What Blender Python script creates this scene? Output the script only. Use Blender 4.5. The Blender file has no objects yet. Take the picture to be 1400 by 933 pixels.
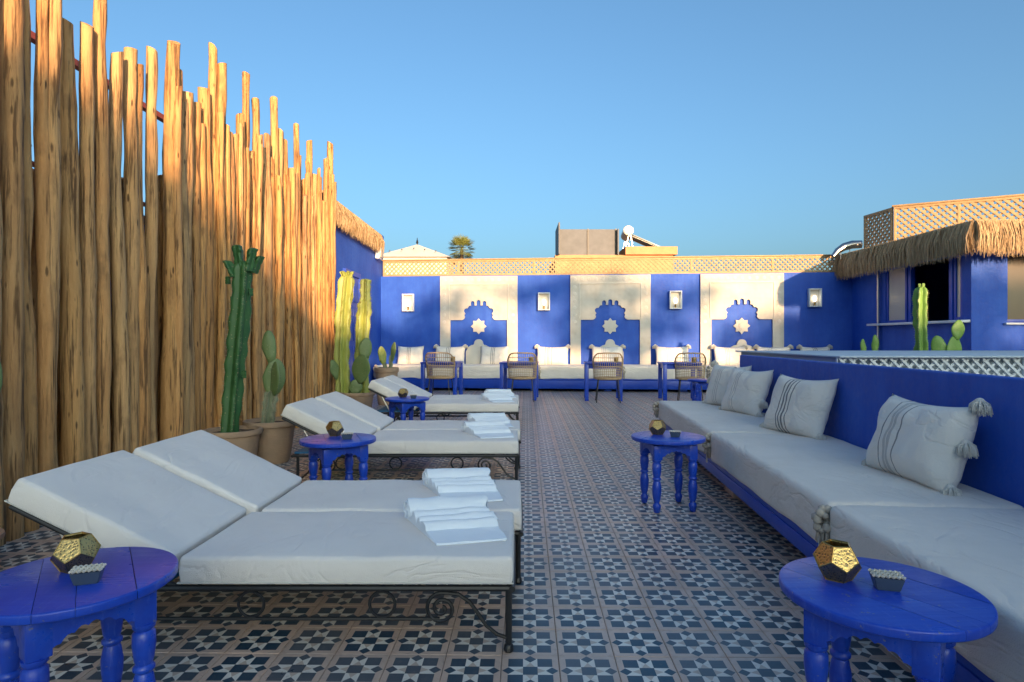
import bpy, bmesh, math, random
from mathutils import Vector, Matrix, noise
R = math.radians
rnd = random.Random(7)
scene = bpy.context.scene
C = scene.collection

# ------------------------------------------------------------------ camera, sky, sun, exposure
cam_d = bpy.data.cameras.new('camera')
cam = bpy.data.objects.new('camera', cam_d); C.objects.link(cam)
cam.location = (0, 0, 1.13); cam.rotation_euler = (R(90), 0, 0)
cam_d.sensor_width = 36; cam_d.lens = 21.52
cam_d.shift_x = -0.0043; cam_d.shift_y = -0.0018
cam_d.clip_start = 0.05; cam_d.clip_end = 3000
scene.camera = cam

SUN_AZ, SUN_EL = R(17), R(8.0)          # the sun stands low behind the camera, to its right
world = bpy.data.worlds.new('World'); scene.world = world; world.use_nodes = True
wn = world.node_tree.nodes; wl = world.node_tree.links
for n in list(wn): wn.remove(n)
sky = wn.new('ShaderNodeTexSky'); sky.sky_type = 'NISHITA'; sky.sun_disc = False
sky.sun_elevation = SUN_EL; sky.sun_rotation = math.pi - SUN_AZ
sky.altitude = 0; sky.air_density = 0.85; sky.dust_density = 5.2; sky.ozone_density = 2.9
bg = wn.new('ShaderNodeBackground'); bg.inputs['Strength'].default_value = 0.15
wo = wn.new('ShaderNodeOutputWorld')
tint = wn.new('ShaderNodeMix'); tint.data_type = 'RGBA'; tint.blend_type = 'MULTIPLY'; tint.inputs[0].default_value = 1
tint.inputs[7].default_value = (0.86, 0.98, 0.93, 1)          # white balance of the whole sky, a little towards teal
wl.new(sky.outputs[0], tint.inputs[6]); wl.new(tint.outputs[2], bg.inputs[0]); wl.new(bg.outputs[0], wo.inputs[0])

sun_d = bpy.data.lights.new('sun', 'SUN'); sun_d.energy = 4.0; sun_d.angle = R(0.6); sun_d.color = (1, 0.61, 0.33)
sun = bpy.data.objects.new('sun', sun_d); C.objects.link(sun); sun.location = (30, -40, 20)
Ldir = Vector((-math.sin(SUN_AZ)*math.cos(SUN_EL), math.cos(SUN_AZ)*math.cos(SUN_EL), -math.sin(SUN_EL)))
sun.rotation_euler = Ldir.to_track_quat('-Z', 'Y').to_euler()

vs = scene.view_settings
scene.display_settings.display_device = 'sRGB'
vs.view_transform = 'Standard'; vs.look = 'None'; vs.gamma = 1; vs.use_curve_mapping = False; vs.exposure = 1.44
scene.render.engine = 'CYCLES'
scene.cycles.use_denoising = True
scene.cycles.max_bounces = 6; scene.cycles.diffuse_bounces = 3; scene.cycles.glossy_bounces = 3
scene.cycles.transparent_max_bounces = 6; scene.cycles.caustics_reflective = False; scene.cycles.caustics_refractive = False

# ------------------------------------------------------------------ node helpers and materials
class N:
    """small wrapper so that shader maths reads as arithmetic"""
    def __init__(s, nt, sock): s.nt, s.s = nt, sock
    def _op(s, op, *a):
        n = s.nt.nodes.new('ShaderNodeMath'); n.operation = op
        for i, v in enumerate((s,) + a):
            if isinstance(v, N): s.nt.links.new(v.s, n.inputs[i])
            else: n.inputs[i].default_value = v
        return N(s.nt, n.outputs[0])
    def __add__(s, o): return s._op('ADD', o)
    def __sub__(s, o): return s._op('SUBTRACT', o)
    def __mul__(s, o): return s._op('MULTIPLY', o)
    def lt(s, o): return s._op('LESS_THAN', o)
    def gt(s, o): return s._op('GREATER_THAN', o)
    def abs(s): return s._op('ABSOLUTE')
    def max(s, o): return s._op('MAXIMUM', o)
    def min(s, o): return s._op('MINIMUM', o)
    def fract(s): return s._op('FRACT')

def c4(c): return (c[0], c[1], c[2], 1)
def srgb(r, g, b):
    f = lambda v: (v/255/12.92 if v/255 <= .04045 else ((v/255+.055)/1.055)**2.4)
    return (f(r), f(g), f(b))

def new_mat(name):
    m = bpy.data.materials.new(name); m.use_nodes = True
    nt = m.node_tree; p = nt.nodes['Principled BSDF']
    return m, nt, p
def mixc(nt, fac, a, b):
    n = nt.nodes.new('ShaderNodeMix'); n.data_type = 'RGBA'
    for sock, v in ((n.inputs[0], fac), (n.inputs[6], a), (n.inputs[7], b)):
        if isinstance(v, N): nt.links.new(v.s, sock)
        elif isinstance(v, (int, float)): sock.default_value = v
        elif isinstance(v, tuple): sock.default_value = c4(v)
        else: nt.links.new(v, sock)
    return n.outputs[2]
def coords(nt, kind='Object', scale=(1, 1, 1), rand=False):
    tc = nt.nodes.new('ShaderNodeTexCoord')
    mp = nt.nodes.new('ShaderNodeMapping'); mp.inputs['Scale'].default_value = scale
    nt.links.new(tc.outputs[kind], mp.inputs[0])
    if rand:
        oi = nt.nodes.new('ShaderNodeObjectInfo')
        mu = nt.nodes.new('ShaderNodeMath'); mu.operation = 'MULTIPLY'; mu.inputs[1].default_value = 37.7
        nt.links.new(oi.outputs['Random'], mu.inputs[0]); nt.links.new(mu.outputs[0], mp.inputs['Location'])
    return mp.outputs[0]
def noise_tex(nt, co, scale, detail=4, rough=0.55):
    n = nt.nodes.new('ShaderNodeTexNoise'); n.inputs['Scale'].default_value = scale
    n.inputs['Detail'].default_value = detail; n.inputs['Roughness'].default_value = rough
    nt.links.new(co, n.inputs['Vector']); return N(nt, n.outputs['Fac'])
def ramp(nt, fac, stops):
    n = nt.nodes.new('ShaderNodeValToRGB'); cr = n.color_ramp
    while len(cr.elements) < len(stops): cr.elements.new(0.5)
    for e, (p, c) in zip(cr.elements, stops):
        e.position = p; e.color = c4(c) if isinstance(c, tuple) else (c, c, c, 1)
    nt.links.new(fac.s, n.inputs[0]); return n.outputs[0]
def bump(nt, p, h, strength, dist=0.01):
    b = nt.nodes.new('ShaderNodeBump'); b.inputs['Strength'].default_value = strength; b.inputs['Distance'].default_value = dist
    nt.links.new(h.s if isinstance(h, N) else h, b.inputs['Height']); nt.links.new(b.outputs[0], p.inputs['Normal'])

def simple(name, a, b=None, scale=6, rough=0.6, bs=0.0, bscale=60, bd=0.004, metallic=0, rough2=None, spec=None, rand=True, stretch=(1, 1, 1), sheen=0):
    """two tones mottled by noise, a fine relief, and uneven gloss"""
    m, nt, p = new_mat(name)
    co = coords(nt, 'Object', stretch, rand)
    n1 = noise_tex(nt, co, scale)
    if b is None: b = tuple(v*0.8 for v in a)
    nt.links.new(ramp(nt, n1, [(0.32, a), (0.7, b)]), p.inputs['Base Color'])
    p.inputs['Metallic'].default_value = metallic
    if rough2 is not None:
        n2 = noise_tex(nt, co, scale*2.3)
        nt.links.new(ramp(nt, n2, [(0.3, rough), (0.7, rough2)]), p.inputs['Roughness'])
    else: p.inputs['Roughness'].default_value = rough
    if spec is not None: p.inputs['Specular IOR Level'].default_value = spec
    if sheen: p.inputs['Sheen Weight'].default_value = sheen
    if bs: bump(nt, p, noise_tex(nt, co, bscale, 3), bs, bd)
    return m

BLUE = (0.008, 0.072, 0.56)
M = {}
M['blue_gloss'] = simple('blue_gloss_paint', BLUE, (0.010, 0.055, 0.52), 5, 0.20, 0.15, 35, 0.002, rough2=0.36)
def mat_worn_blue():
    """brushed enamel: streaks along the grain, scuffs and small chips to bare wood"""
    m, nt, p = new_mat('worn_blue_enamel')
    st = noise_tex(nt, coords(nt, 'Object', (2, 30, 30), True), 2.2, 5, 0.6)
    co = coords(nt, 'Object', (1, 1, 1), True)
    a = noise_tex(nt, co, 6, 5)
    base = ramp(nt, a*0.6 + st*0.4, [(0.32, BLUE), (0.68, (0.012, 0.045, 0.42))])
    chip = N(nt, ramp(nt, noise_tex(nt, co, 46, 3, 0.7), [(0.66, 0.0), (0.70, 0.8)]))
    scuff = N(nt, ramp(nt, noise_tex(nt, coords(nt, 'Object', (40, 6, 6), True), 3, 4), [(0.55, 0.0), (0.78, 0.45)]))
    base = mixc(nt, scuff, base, (0.10, 0.16, 0.60))
    base = mixc(nt, chip, base, (0.16, 0.17, 0.26))
    nt.links.new(base, p.inputs['Base Color'])
    nt.links.new(ramp(nt, a*0.5 + st*0.5, [(0.35, 0.24), (0.68, 0.46)]), p.inputs['Roughness'])
    bump(nt, p, st*0.7 + chip*-0.6 + a*0.3, 0.35, 0.003)
    return m
M['blue_gloss'] = mat_worn_blue()
M['blue_wall'] = simple('blue_wall_paint', (0.013, 0.062, 0.48), (0.010, 0.050, 0.40), 2.2, 0.62, 0.35, 22, 0.006, rough2=0.8)
def mat_blue_wall():
    m, nt, p = new_mat('limewashed_blue_wall')
    co = coords(nt, 'Object', (1, 1, 1)); cs = coords(nt, 'Object', (3.2, 3.2, 0.5))
    a = noise_tex(nt, co, 1.6, 7, 0.62); b = noise_tex(nt, cs, 2.0, 5, 0.6); c = noise_tex(nt, co, 24, 4, 0.6)
    base = ramp(nt, a*0.55 + b*0.3 + c*0.15, [(0.34, (0.006, 0.054, 0.38)), (0.5, (0.010, 0.080, 0.47)), (0.66, (0.030, 0.122, 0.55))])
    chip = N(nt, ramp(nt, noise_tex(nt, co, 15, 6, 0.7), [(0.70, 0.0), (0.74, 0.5)]))
    base = mixc(nt, chip, base, (0.10, 0.15, 0.45))
    nt.links.new(base, p.inputs['Base Color'])
    nt.links.new(ramp(nt, c, [(0.3, 0.55), (0.7, 0.8)]), p.inputs['Roughness'])
    bump(nt, p, a*0.8 + c*0.35, 0.5, 0.012)
    return m
M['blue_wall'] = mat_blue_wall()
M['blue_wood'] = simple('blue_painted_wood', (0.008, 0.066, 0.48), (0.007, 0.054, 0.40), 4, 0.4, 0.3, 30, 0.003)
M['teal'] = simple('teal_paint', (0.02, 0.17, 0.36), (0.015, 0.12, 0.28), 4, 0.5, 0.2, 40)
M['white_plaster'] = simple('white_plaster', (0.62, 0.60, 0.55), (0.55, 0.53, 0.48), 3, 0.75, 0.3, 40, 0.004)
M['white_paint'] = simple('white_paint', (0.66, 0.72, 0.78), (0.58, 0.64, 0.70), 3, 0.55, 0.2, 30)
M['terracotta'] = simple('terracotta', (0.46, 0.31, 0.21), (0.35, 0.25, 0.18), 5, 0.85, 0.5, 24, 0.008, stretch=(1, 1, 2.5))
M['soil'] = simple('soil', (0.10, 0.06, 0.04), (0.05, 0.03, 0.02), 30, 0.95, 1.0, 40, 0.02)
M['iron'] = simple('black_iron', (0.012, 0.013, 0.016), (0.02, 0.02, 0.022), 20, 0.42, 0.3, 60, 0.001, spec=0.5)
M['steel'] = simple('steel', (0.5, 0.5, 0.5), (0.4, 0.4, 0.42), 9, 0.3, metallic=1)
M['rattan'] = simple('rattan', (0.55, 0.40, 0.25), (0.42, 0.28, 0.16), 30, 0.6, 0.5, 80, 0.003)
M['rattan_orange'] = simple('orange_rattan', (0.50, 0.24, 0.10), (0.40, 0.17, 0.06), 30, 0.6, 0.5, 80, 0.003)
M['pine'] = simple('pine_lattice', (0.46, 0.31, 0.16), (0.35, 0.23, 0.11), 8, 0.65, 0.4, 40, 0.003)
M['red_rail'] = simple('red_railing_paint', (0.34, 0.07, 0.035), (0.26, 0.05, 0.03), 5, 0.5)
M['grey_screen'] = simple('grey_screen', (0.115, 0.125, 0.145), (0.085, 0.095, 0.11), 3, 0.6)
M['ochre'] = simple('ochre_render', (0.55, 0.30, 0.15), (0.45, 0.24, 0.12), 3, 0.85, 0.4, 10, 0.01)
M['spines'] = simple('spines', (0.5, 0.42, 0.28), None, 10, 0.8)
M['brass'] = simple('brass', (0.62, 0.42, 0.15), (0.5, 0.32, 0.1), 12, 0.3, metallic=1)
M['cream'] = simple('cream_ceramic', (0.78, 0.72, 0.60), (0.70, 0.62, 0.50), 20, 0.45)
M['dish'] = simple('slate_ceramic', (0.055, 0.085, 0.13), (0.045, 0.07, 0.11), 14, 0.35)
M['bark'] = simple('bark', (0.12, 0.08, 0.05), (0.07, 0.05, 0.03), 8, 0.9, 0.8, 14, 0.03)
M['tank'] = simple('white_tank', (0.8, 0.78, 0.74), (0.74, 0.72, 0.68), 3, 0.25)
M['panel_glass'] = simple('solar_glass', (0.03, 0.035, 0.06), (0.02, 0.025, 0.045), 3, 0.1)
M['well_core'] = simple('blue_grey_render', (0.42, 0.49, 0.56), (0.36, 0.43, 0.50), 3, 0.8)
M['ledge'] = simple('pale_ledge', (0.52, 0.60, 0.68), (0.44, 0.52, 0.60), 2, 0.7, 0.2, 20)

def mat_leaf(name, a, b, trans=0.25):
    m, nt, p = new_mat(name)
    oi = coords(nt, 'Object', (1, 1, 1))
    nt.links.new(ramp(nt, noise_tex(nt, oi, 2.2), [(0.3, a), (0.7, b)]), p.inputs['Base Color'])
    p.inputs['Roughness'].default_value = 0.6
    p.inputs['Subsurface Weight'].default_value = 0.0
    return m
M['leaf'] = mat_leaf('tree_leaves', (0.05, 0.09, 0.025), (0.09, 0.12, 0.03))
M['palm_leaf'] = mat_leaf('palm_leaves', (0.11, 0.15, 0.035), (0.20, 0.20, 0.05))

def mat_cactus(name, a, b):
    m, nt, p = new_mat(name)
    co = coords(nt, 'Object', (1, 1, 1), True)
    base = ramp(nt, noise_tex(nt, co, 7, 5), [(0.3, a), (0.68, b)])
    v = nt.nodes.new('ShaderNodeTexVoronoi'); v.inputs['Scale'].default_value = 26
    nt.links.new(co, v.inputs['Vector'])
    dots = N(nt, v.outputs['Distance']).lt(0.13)
    nt.links.new(mixc(nt, dots*0.55, base, (0.35, 0.30, 0.16)), p.inputs['Base Color'])
    p.inputs['Roughness'].default_value = 0.5
    bump(nt, p, noise_tex(nt, co, 30, 3), 0.3, 0.004)
    return m
M['cactus_dark'] = mat_cactus('dark_green_cactus', (0.022, 0.100, 0.032), (0.045, 0.135, 0.042))
M['cactus_pear'] = mat_cactus('prickly_pear_green', (0.10, 0.17, 0.06), (0.15, 0.21, 0.08))
M['cactus_pale'] = mat_cactus('pale_green_cactus', (0.28, 0.33, 0.075), (0.36, 0.39, 0.09))
M['cactus_mid'] = mat_cactus('mid_green_cactus', (0.12, 0.25, 0.04), (0.16, 0.30, 0.06))
M['cactus_stem'] = mat_cactus('grey_green_stem', (0.26, 0.28, 0.19), (0.20, 0.23, 0.15))

def mat_cloth(name, a, b, weave=420, rough=0.9, fold=0.35, stripes=None, stripe_col=(0.12, 0.13, 0.15)):
    m, nt, p = new_mat(name)
    co = coords(nt, 'Object', (1, 1, 1), True)
    base = ramp(nt, noise_tex(nt, co, 3.2, 6, 0.6), [(0.3, a), (0.72, b)])
    if stripes:
        uv = nt.nodes.new('ShaderNodeUVMap'); sx = nt.nodes.new('ShaderNodeSeparateXYZ')
        nt.links.new(uv.outputs[0], sx.inputs[0]); u = N(nt, sx.outputs[0])
        tot = None
        for c0, hw, k in stripes:
            s = (u - c0).abs().lt(hw)*k
            tot = s if tot is None else tot.max(s)
        base = mixc(nt, tot, base, stripe_col)
    nt.links.new(base, p.inputs['Base Color'])
    p.inputs['Roughness'].default_value = rough; p.inputs['Sheen Weight'].default_value = 0.15
    p.inputs['Specular IOR Level'].default_value = 0.2
    w = nt.nodes.new('ShaderNodeTexNoise'); w.inputs['Scale'].default_value = weave; w.inputs['Detail'].default_value = 1
    nt.links.new(co, w.inputs['Vector'])
    f = noise_tex(nt, co, 7, 4)
    cr = nt.nodes.new('ShaderNodeTexNoise'); cr.inputs['Scale'].default_value = 3.4; cr.inputs['Detail'].default_value = 3; cr.inputs['Distortion'].default_value = 1.4
    nt.links.new(coords(nt, 'Object', (1, 0.55, 1.6), True), cr.inputs['Vector'])
    ridge = (N(nt, cr.outputs['Fac']) - 0.5).abs().min(0.06)*8
    bump(nt, p, f*fold*1.3 + ridge*(fold*1.1) + N(nt, w.outputs['Fac'])*0.14, 0.7, 0.016)
    return m
M['canvas'] = mat_cloth('cream_canvas', (0.83, 0.79, 0.76), (0.77, 0.73, 0.70), fold=0.36)
M['canvas_pipe'] = mat_cloth('canvas_piping', (0.62, 0.60, 0.56), (0.56, 0.54, 0.50))
M['linen'] = mat_cloth('linen_cover', (0.82, 0.76, 0.69), (0.73, 0.67, 0.60), weave=260, fold=0.5)
M['towel'] = mat_cloth('white_terry_towel', (0.84, 0.90, 0.97), (0.80, 0.87, 0.96), weave=330, fold=0.15)
M['tassel'] = mat_cloth('wool_tassel', (0.74, 0.71, 0.65), (0.64, 0.61, 0.55), weave=120)
M['tassel_brown'] = mat_cloth('brown_wool_tassel', (0.52, 0.46, 0.40), (0.42, 0.37, 0.31), weave=120)
ST1 = [(0.29, 0.008, .8), (0.365, 0.017, .4), (0.41, 0.017, .4), (0.49, 0.008, .8)]
ST2 = [(0.33, 0.009, .9), (0.385, 0.013, .9), (0.44, 0.013, .9), (0.50, 0.009, .85)]
ST3 = [(0.40, 0.010, .85), (0.455, 0.010, .85), (0.51, 0.010, .85)]
ST4 = [(0.33, 0.007, .5), (0.38, 0.007, .5), (0.43, 0.007, .5)]
for i, st in enumerate((ST1, ST2, ST3, ST4)):
    M['pillow%d' % i] = mat_cloth('striped_wool_%d' % i, (0.80, 0.77, 0.71), (0.73, 0.70, 0.64), weave=220, fold=0.5, stripes=st)

def mat_pole():
    m, nt, p = new_mat('eucalyptus_pole')
    oi = nt.nodes.new('ShaderNodeObjectInfo'); rv = N(nt, oi.outputs['Random'])
    co = coords(nt, 'Object', (1, 1, 0.16), True)
    n1 = noise_tex(nt, co, 16, 7, 0.68)
    base = ramp(nt, n1, [(0.28, (0.16, 0.07, 0.022)), (0.43, (0.50, 0.245, 0.085)), (0.60, (0.68, 0.375, 0.145)), (0.78, (0.78, 0.51, 0.25))])
    tint = ramp(nt, rv, [(0.0, (0.66, 0.46, 0.24)), (0.35, (0.56, 0.27, 0.10)), (0.7, (0.66, 0.37, 0.14)), (0.85, (0.40, 0.22, 0.09)), (1.0, (0.30, 0.22, 0.15))])
    base = mixc(nt, 0.5, base, tint)
    patch = noise_tex(nt, coords(nt, 'Object', (1, 1, 0.5), True), 5, 4, 0.6)        # bark left on in patches
    base = mixc(nt, N(nt, ramp(nt, patch, [(0.58, 0.0), (0.70, 0.55)])), base, (0.17, 0.095, 0.045))
    v = nt.nodes.new('ShaderNodeTexVoronoi'); v.inputs['Scale'].default_value = 17.0
    nt.links.new(coords(nt, 'Object', (1.2, 1.2, 0.30), True), v.inputs['Vector'])
    kd = N(nt, v.outputs['Distance'])
    vr = nt.nodes.new('ShaderNodeSeparateColor'); nt.links.new(v.outputs['Color'], vr.inputs[0])
    knot = N(nt, ramp(nt, kd + N(nt, vr.outputs[0])*0.18, [(0.13, 0.75), (0.21, 0.0)]))
    base = mixc(nt, knot, base, (0.055, 0.026, 0.012))
    crack = noise_tex(nt, coords(nt, 'Object', (1, 1, 0.04), True), 40, 4, 0.65)
    base = mixc(nt, N(nt, ramp(nt, crack, [(0.52, 0.0), (0.63, 0.85)])), base, (0.10, 0.05, 0.022))
    nt.links.new(base, p.inputs['Base Color'])
    p.inputs['Roughness'].default_value = 0.72; p.inputs['Specular IOR Level'].default_value = 0.3
    bump(nt, p, n1*0.8 + crack*-0.5 + patch*0.8 + knot*-0.5, 0.9, 0.02)
    return m
M['pole'] = mat_pole()

def mat_thatch():
    m, nt, p = new_mat('dry_thatch')
    co = coords(nt, 'Object', (1, 1, 0.2))
    nt.links.new(ramp(nt, noise_tex(nt, co, 24, 5, 0.7), [(0.25, (0.24, 0.15, 0.075)), (0.5, (0.47, 0.33, 0.18)), (0.75, (0.62, 0.47, 0.28))]), p.inputs['Base Color'])
    p.inputs['Roughness'].default_value = 0.85
    return m
M['thatch'] = mat_thatch()

def mat_tile():
    """print of an encaustic cement tile: checker of dark squares round a pale star"""
    m, nt, p = new_mat('patterned_cement_tile')
    uv = nt.nodes.new('ShaderNodeUVMap'); sx = nt.nodes.new('ShaderNodeSeparateXYZ')
    nt.links.new(uv.outputs[0], sx.inputs[0])
    a = (N(nt, sx.outputs[0])*2 - 1).abs(); b = (N(nt, sx.outputs[1])*2 - 1).abs()
    hi = a.max(b); lo = a.min(b)
    c, e = 0.25, 0.765
    incell = lo.lt(c)
    centre = hi.lt(c)
    corner = lo.gt(c)*hi.lt(e)
    diam = ((hi - 0.745).abs() + lo).lt(0.215)
    dark = centre.max(corner).max(diam)
    edge = incell*hi.gt(c)*hi.lt(e)
    wedge = lo.lt((hi*-1 + 0.53)*0.56)
    geo = nt.nodes.new('ShaderNodeNewGeometry')
    nz = nt.nodes.new('ShaderNodeTexNoise'); nz.inputs['Scale'].default_value = 4.5; nz.inputs['Detail'].default_value = 6
    nt.links.new(geo.outputs['Position'], nz.inputs['Vector'])
    nf = nt.nodes.new('ShaderNodeTexNoise'); nf.inputs['Scale'].default_value = 45; nf.inputs['Detail'].default_value = 4
    nt.links.new(geo.outputs['Position'], nf.inputs['Vector'])
    w1, w2 = N(nt, nz.outputs['Fac']), N(nt, nf.outputs['Fac'])
    oi = nt.nodes.new('ShaderNodeObjectInfo'); at = nt.nodes.new('ShaderNodeAttribute'); at.attribute_name = 'tone'
    tone = (N(nt, oi.outputs['Random']) + N(nt, at.outputs['Fac'])).fract()
    beige = ramp(nt, w1, [(0.3, (0.68, 0.49, 0.39)), (0.7, (0.55, 0.40, 0.32))])
    col = mixc(nt, (a + b).gt(1.72)*0.35, beige, (0.52, 0.33, 0.24))
    col = mixc(nt, edge, col, (0.80, 0.75, 0.67))
    col = mixc(nt, edge*wedge, col, (0.58, 0.46, 0.37))
    darkc = ramp(nt, w1, [(0.25, (0.008, 0.040, 0.075)), (0.75, (0.018, 0.066, 0.110))])
    col = mixc(nt, dark, col, darkc)
    col = mixc(nt, N(nt, ramp(nt, w2, [(0.56, 0.0), (0.8, 0.30)])), col, (0.22, 0.19, 0.17))
    col = mixc(nt, tone*0.26, col, (0.34, 0.29, 0.26))
    stain = noise_tex(nt, geo.outputs['Position'], 0.9, 5, 0.6)
    col = mixc(nt, N(nt, ramp(nt, stain, [(0.52, 0.0), (0.78, 0.28)])), col, (0.20, 0.17, 0.15))
    nt.links.new(col, p.inputs['Base Color'])
    nt.links.new(ramp(nt, w1*0.6 + w2*0.4, [(0.3, 0.24), (0.7, 0.50)]), p.inputs['Roughness'])
    p.inputs['Specular IOR Level'].default_value = 0.5
    bump(nt, p, w2, 0.12, 0.002)
    return m
M['tile'] = mat_tile()
M['grout'] = simple('grout', (0.30, 0.24, 0.20), (0.22, 0.18, 0.15), 9, 0.9)
M['ground'] = simple('town_ground', (0.30, 0.22, 0.16), (0.24, 0.17, 0.12), 0.4, 0.95)
M['rose_render'] = simple('rose_render', (0.42, 0.25, 0.17), (0.36, 0.21, 0.14), 1.2, 0.9, 0.3, 12, 0.01)

def mat_gold():
    m, nt, p = new_mat('pierced_gold')
    co = coords(nt, 'Object', (1, 1, 1), True)
    v = nt.nodes.new('ShaderNodeTexVoronoi'); v.inputs['Scale'].default_value = 150
    nt.links.new(co, v.inputs['Vector'])
    hole = N(nt, v.outputs['Distance']).lt(0.32)
    nt.links.new(mixc(nt, hole*0.8, ramp(nt, noise_tex(nt, co, 14), [(0.3, (0.66, 0.46, 0.18)), (0.7, (0.45, 0.29, 0.10))]), (0.03, 0.02, 0.012)), p.inputs['Base Color'])
    nt.links.new((hole*-0.75 + 0.95).s, p.inputs['Metallic'])
    p.inputs['Roughness'].default_value = 0.33
    bump(nt, p, v.outputs['Distance'], 0.5, 0.002)
    return m
M['gold'] = mat_gold()
M['gold_dark'] = simple('dark_bronze', (0.10, 0.065, 0.03), (0.05, 0.035, 0.02), 30, 0.4, metallic=0.8)

def mat_carved():
    m, nt, p = new_mat('carved_white_plaster')
    co = coords(nt, 'Object', (1, 1, 1))
    v = nt.nodes.new('ShaderNodeTexVoronoi'); v.inputs['Scale'].default_value = 9; v.feature = 'SMOOTH_F1'; v.inputs['Randomness'].default_value = 0.25
    nt.links.new(co, v.inputs['Vector'])
    n1 = noise_tex(nt, co, 3)
    nt.links.new(ramp(nt, n1, [(0.25, (0.62, 0.60, 0.55)), (0.55, (0.54, 0.515, 0.46)), (0.8, (0.43, 0.40, 0.35))]), p.inputs['Base Color'])
    p.inputs['Roughness'].default_value = 0.8
    bump(nt, p, v.outputs['Distance'], 0.5, 0.018)
    return m
M['carved'] = mat_carved()

def mat_glass(name, col, rough):
    m, nt, p = new_mat(name)
    p.inputs['Base Color'].default_value = c4(col); p.inputs['Roughness'].default_value = rough
    p.inputs['Specular IOR Level'].default_value = 0.6
    return m
M['frosted'] = mat_glass('frosted_pane', (0.50, 0.47, 0.40), 0.25)
M['room_shade'] = simple('interior_shade', (0.012, 0.012, 0.015), (0.02, 0.018, 0.016), 4, 0.8)  # near-black colour puts the unlit room's shade into the wall
M['screen_pane'] = mat_glass('dark_screened_pane', (0.10, 0.075, 0.06), 0.2)
def mat_emit(name, col, s):
    m, nt, p = new_mat(name)
    p.inputs['Base Color'].default_value = c4(col); p.inputs['Emission Color'].default_value = c4(col)
    p.inputs['Emission Strength'].default_value = s; return m
M['bulb'] = mat_emit('lit_bulb', (1, 0.80, 0.55), 2.0)

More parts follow.
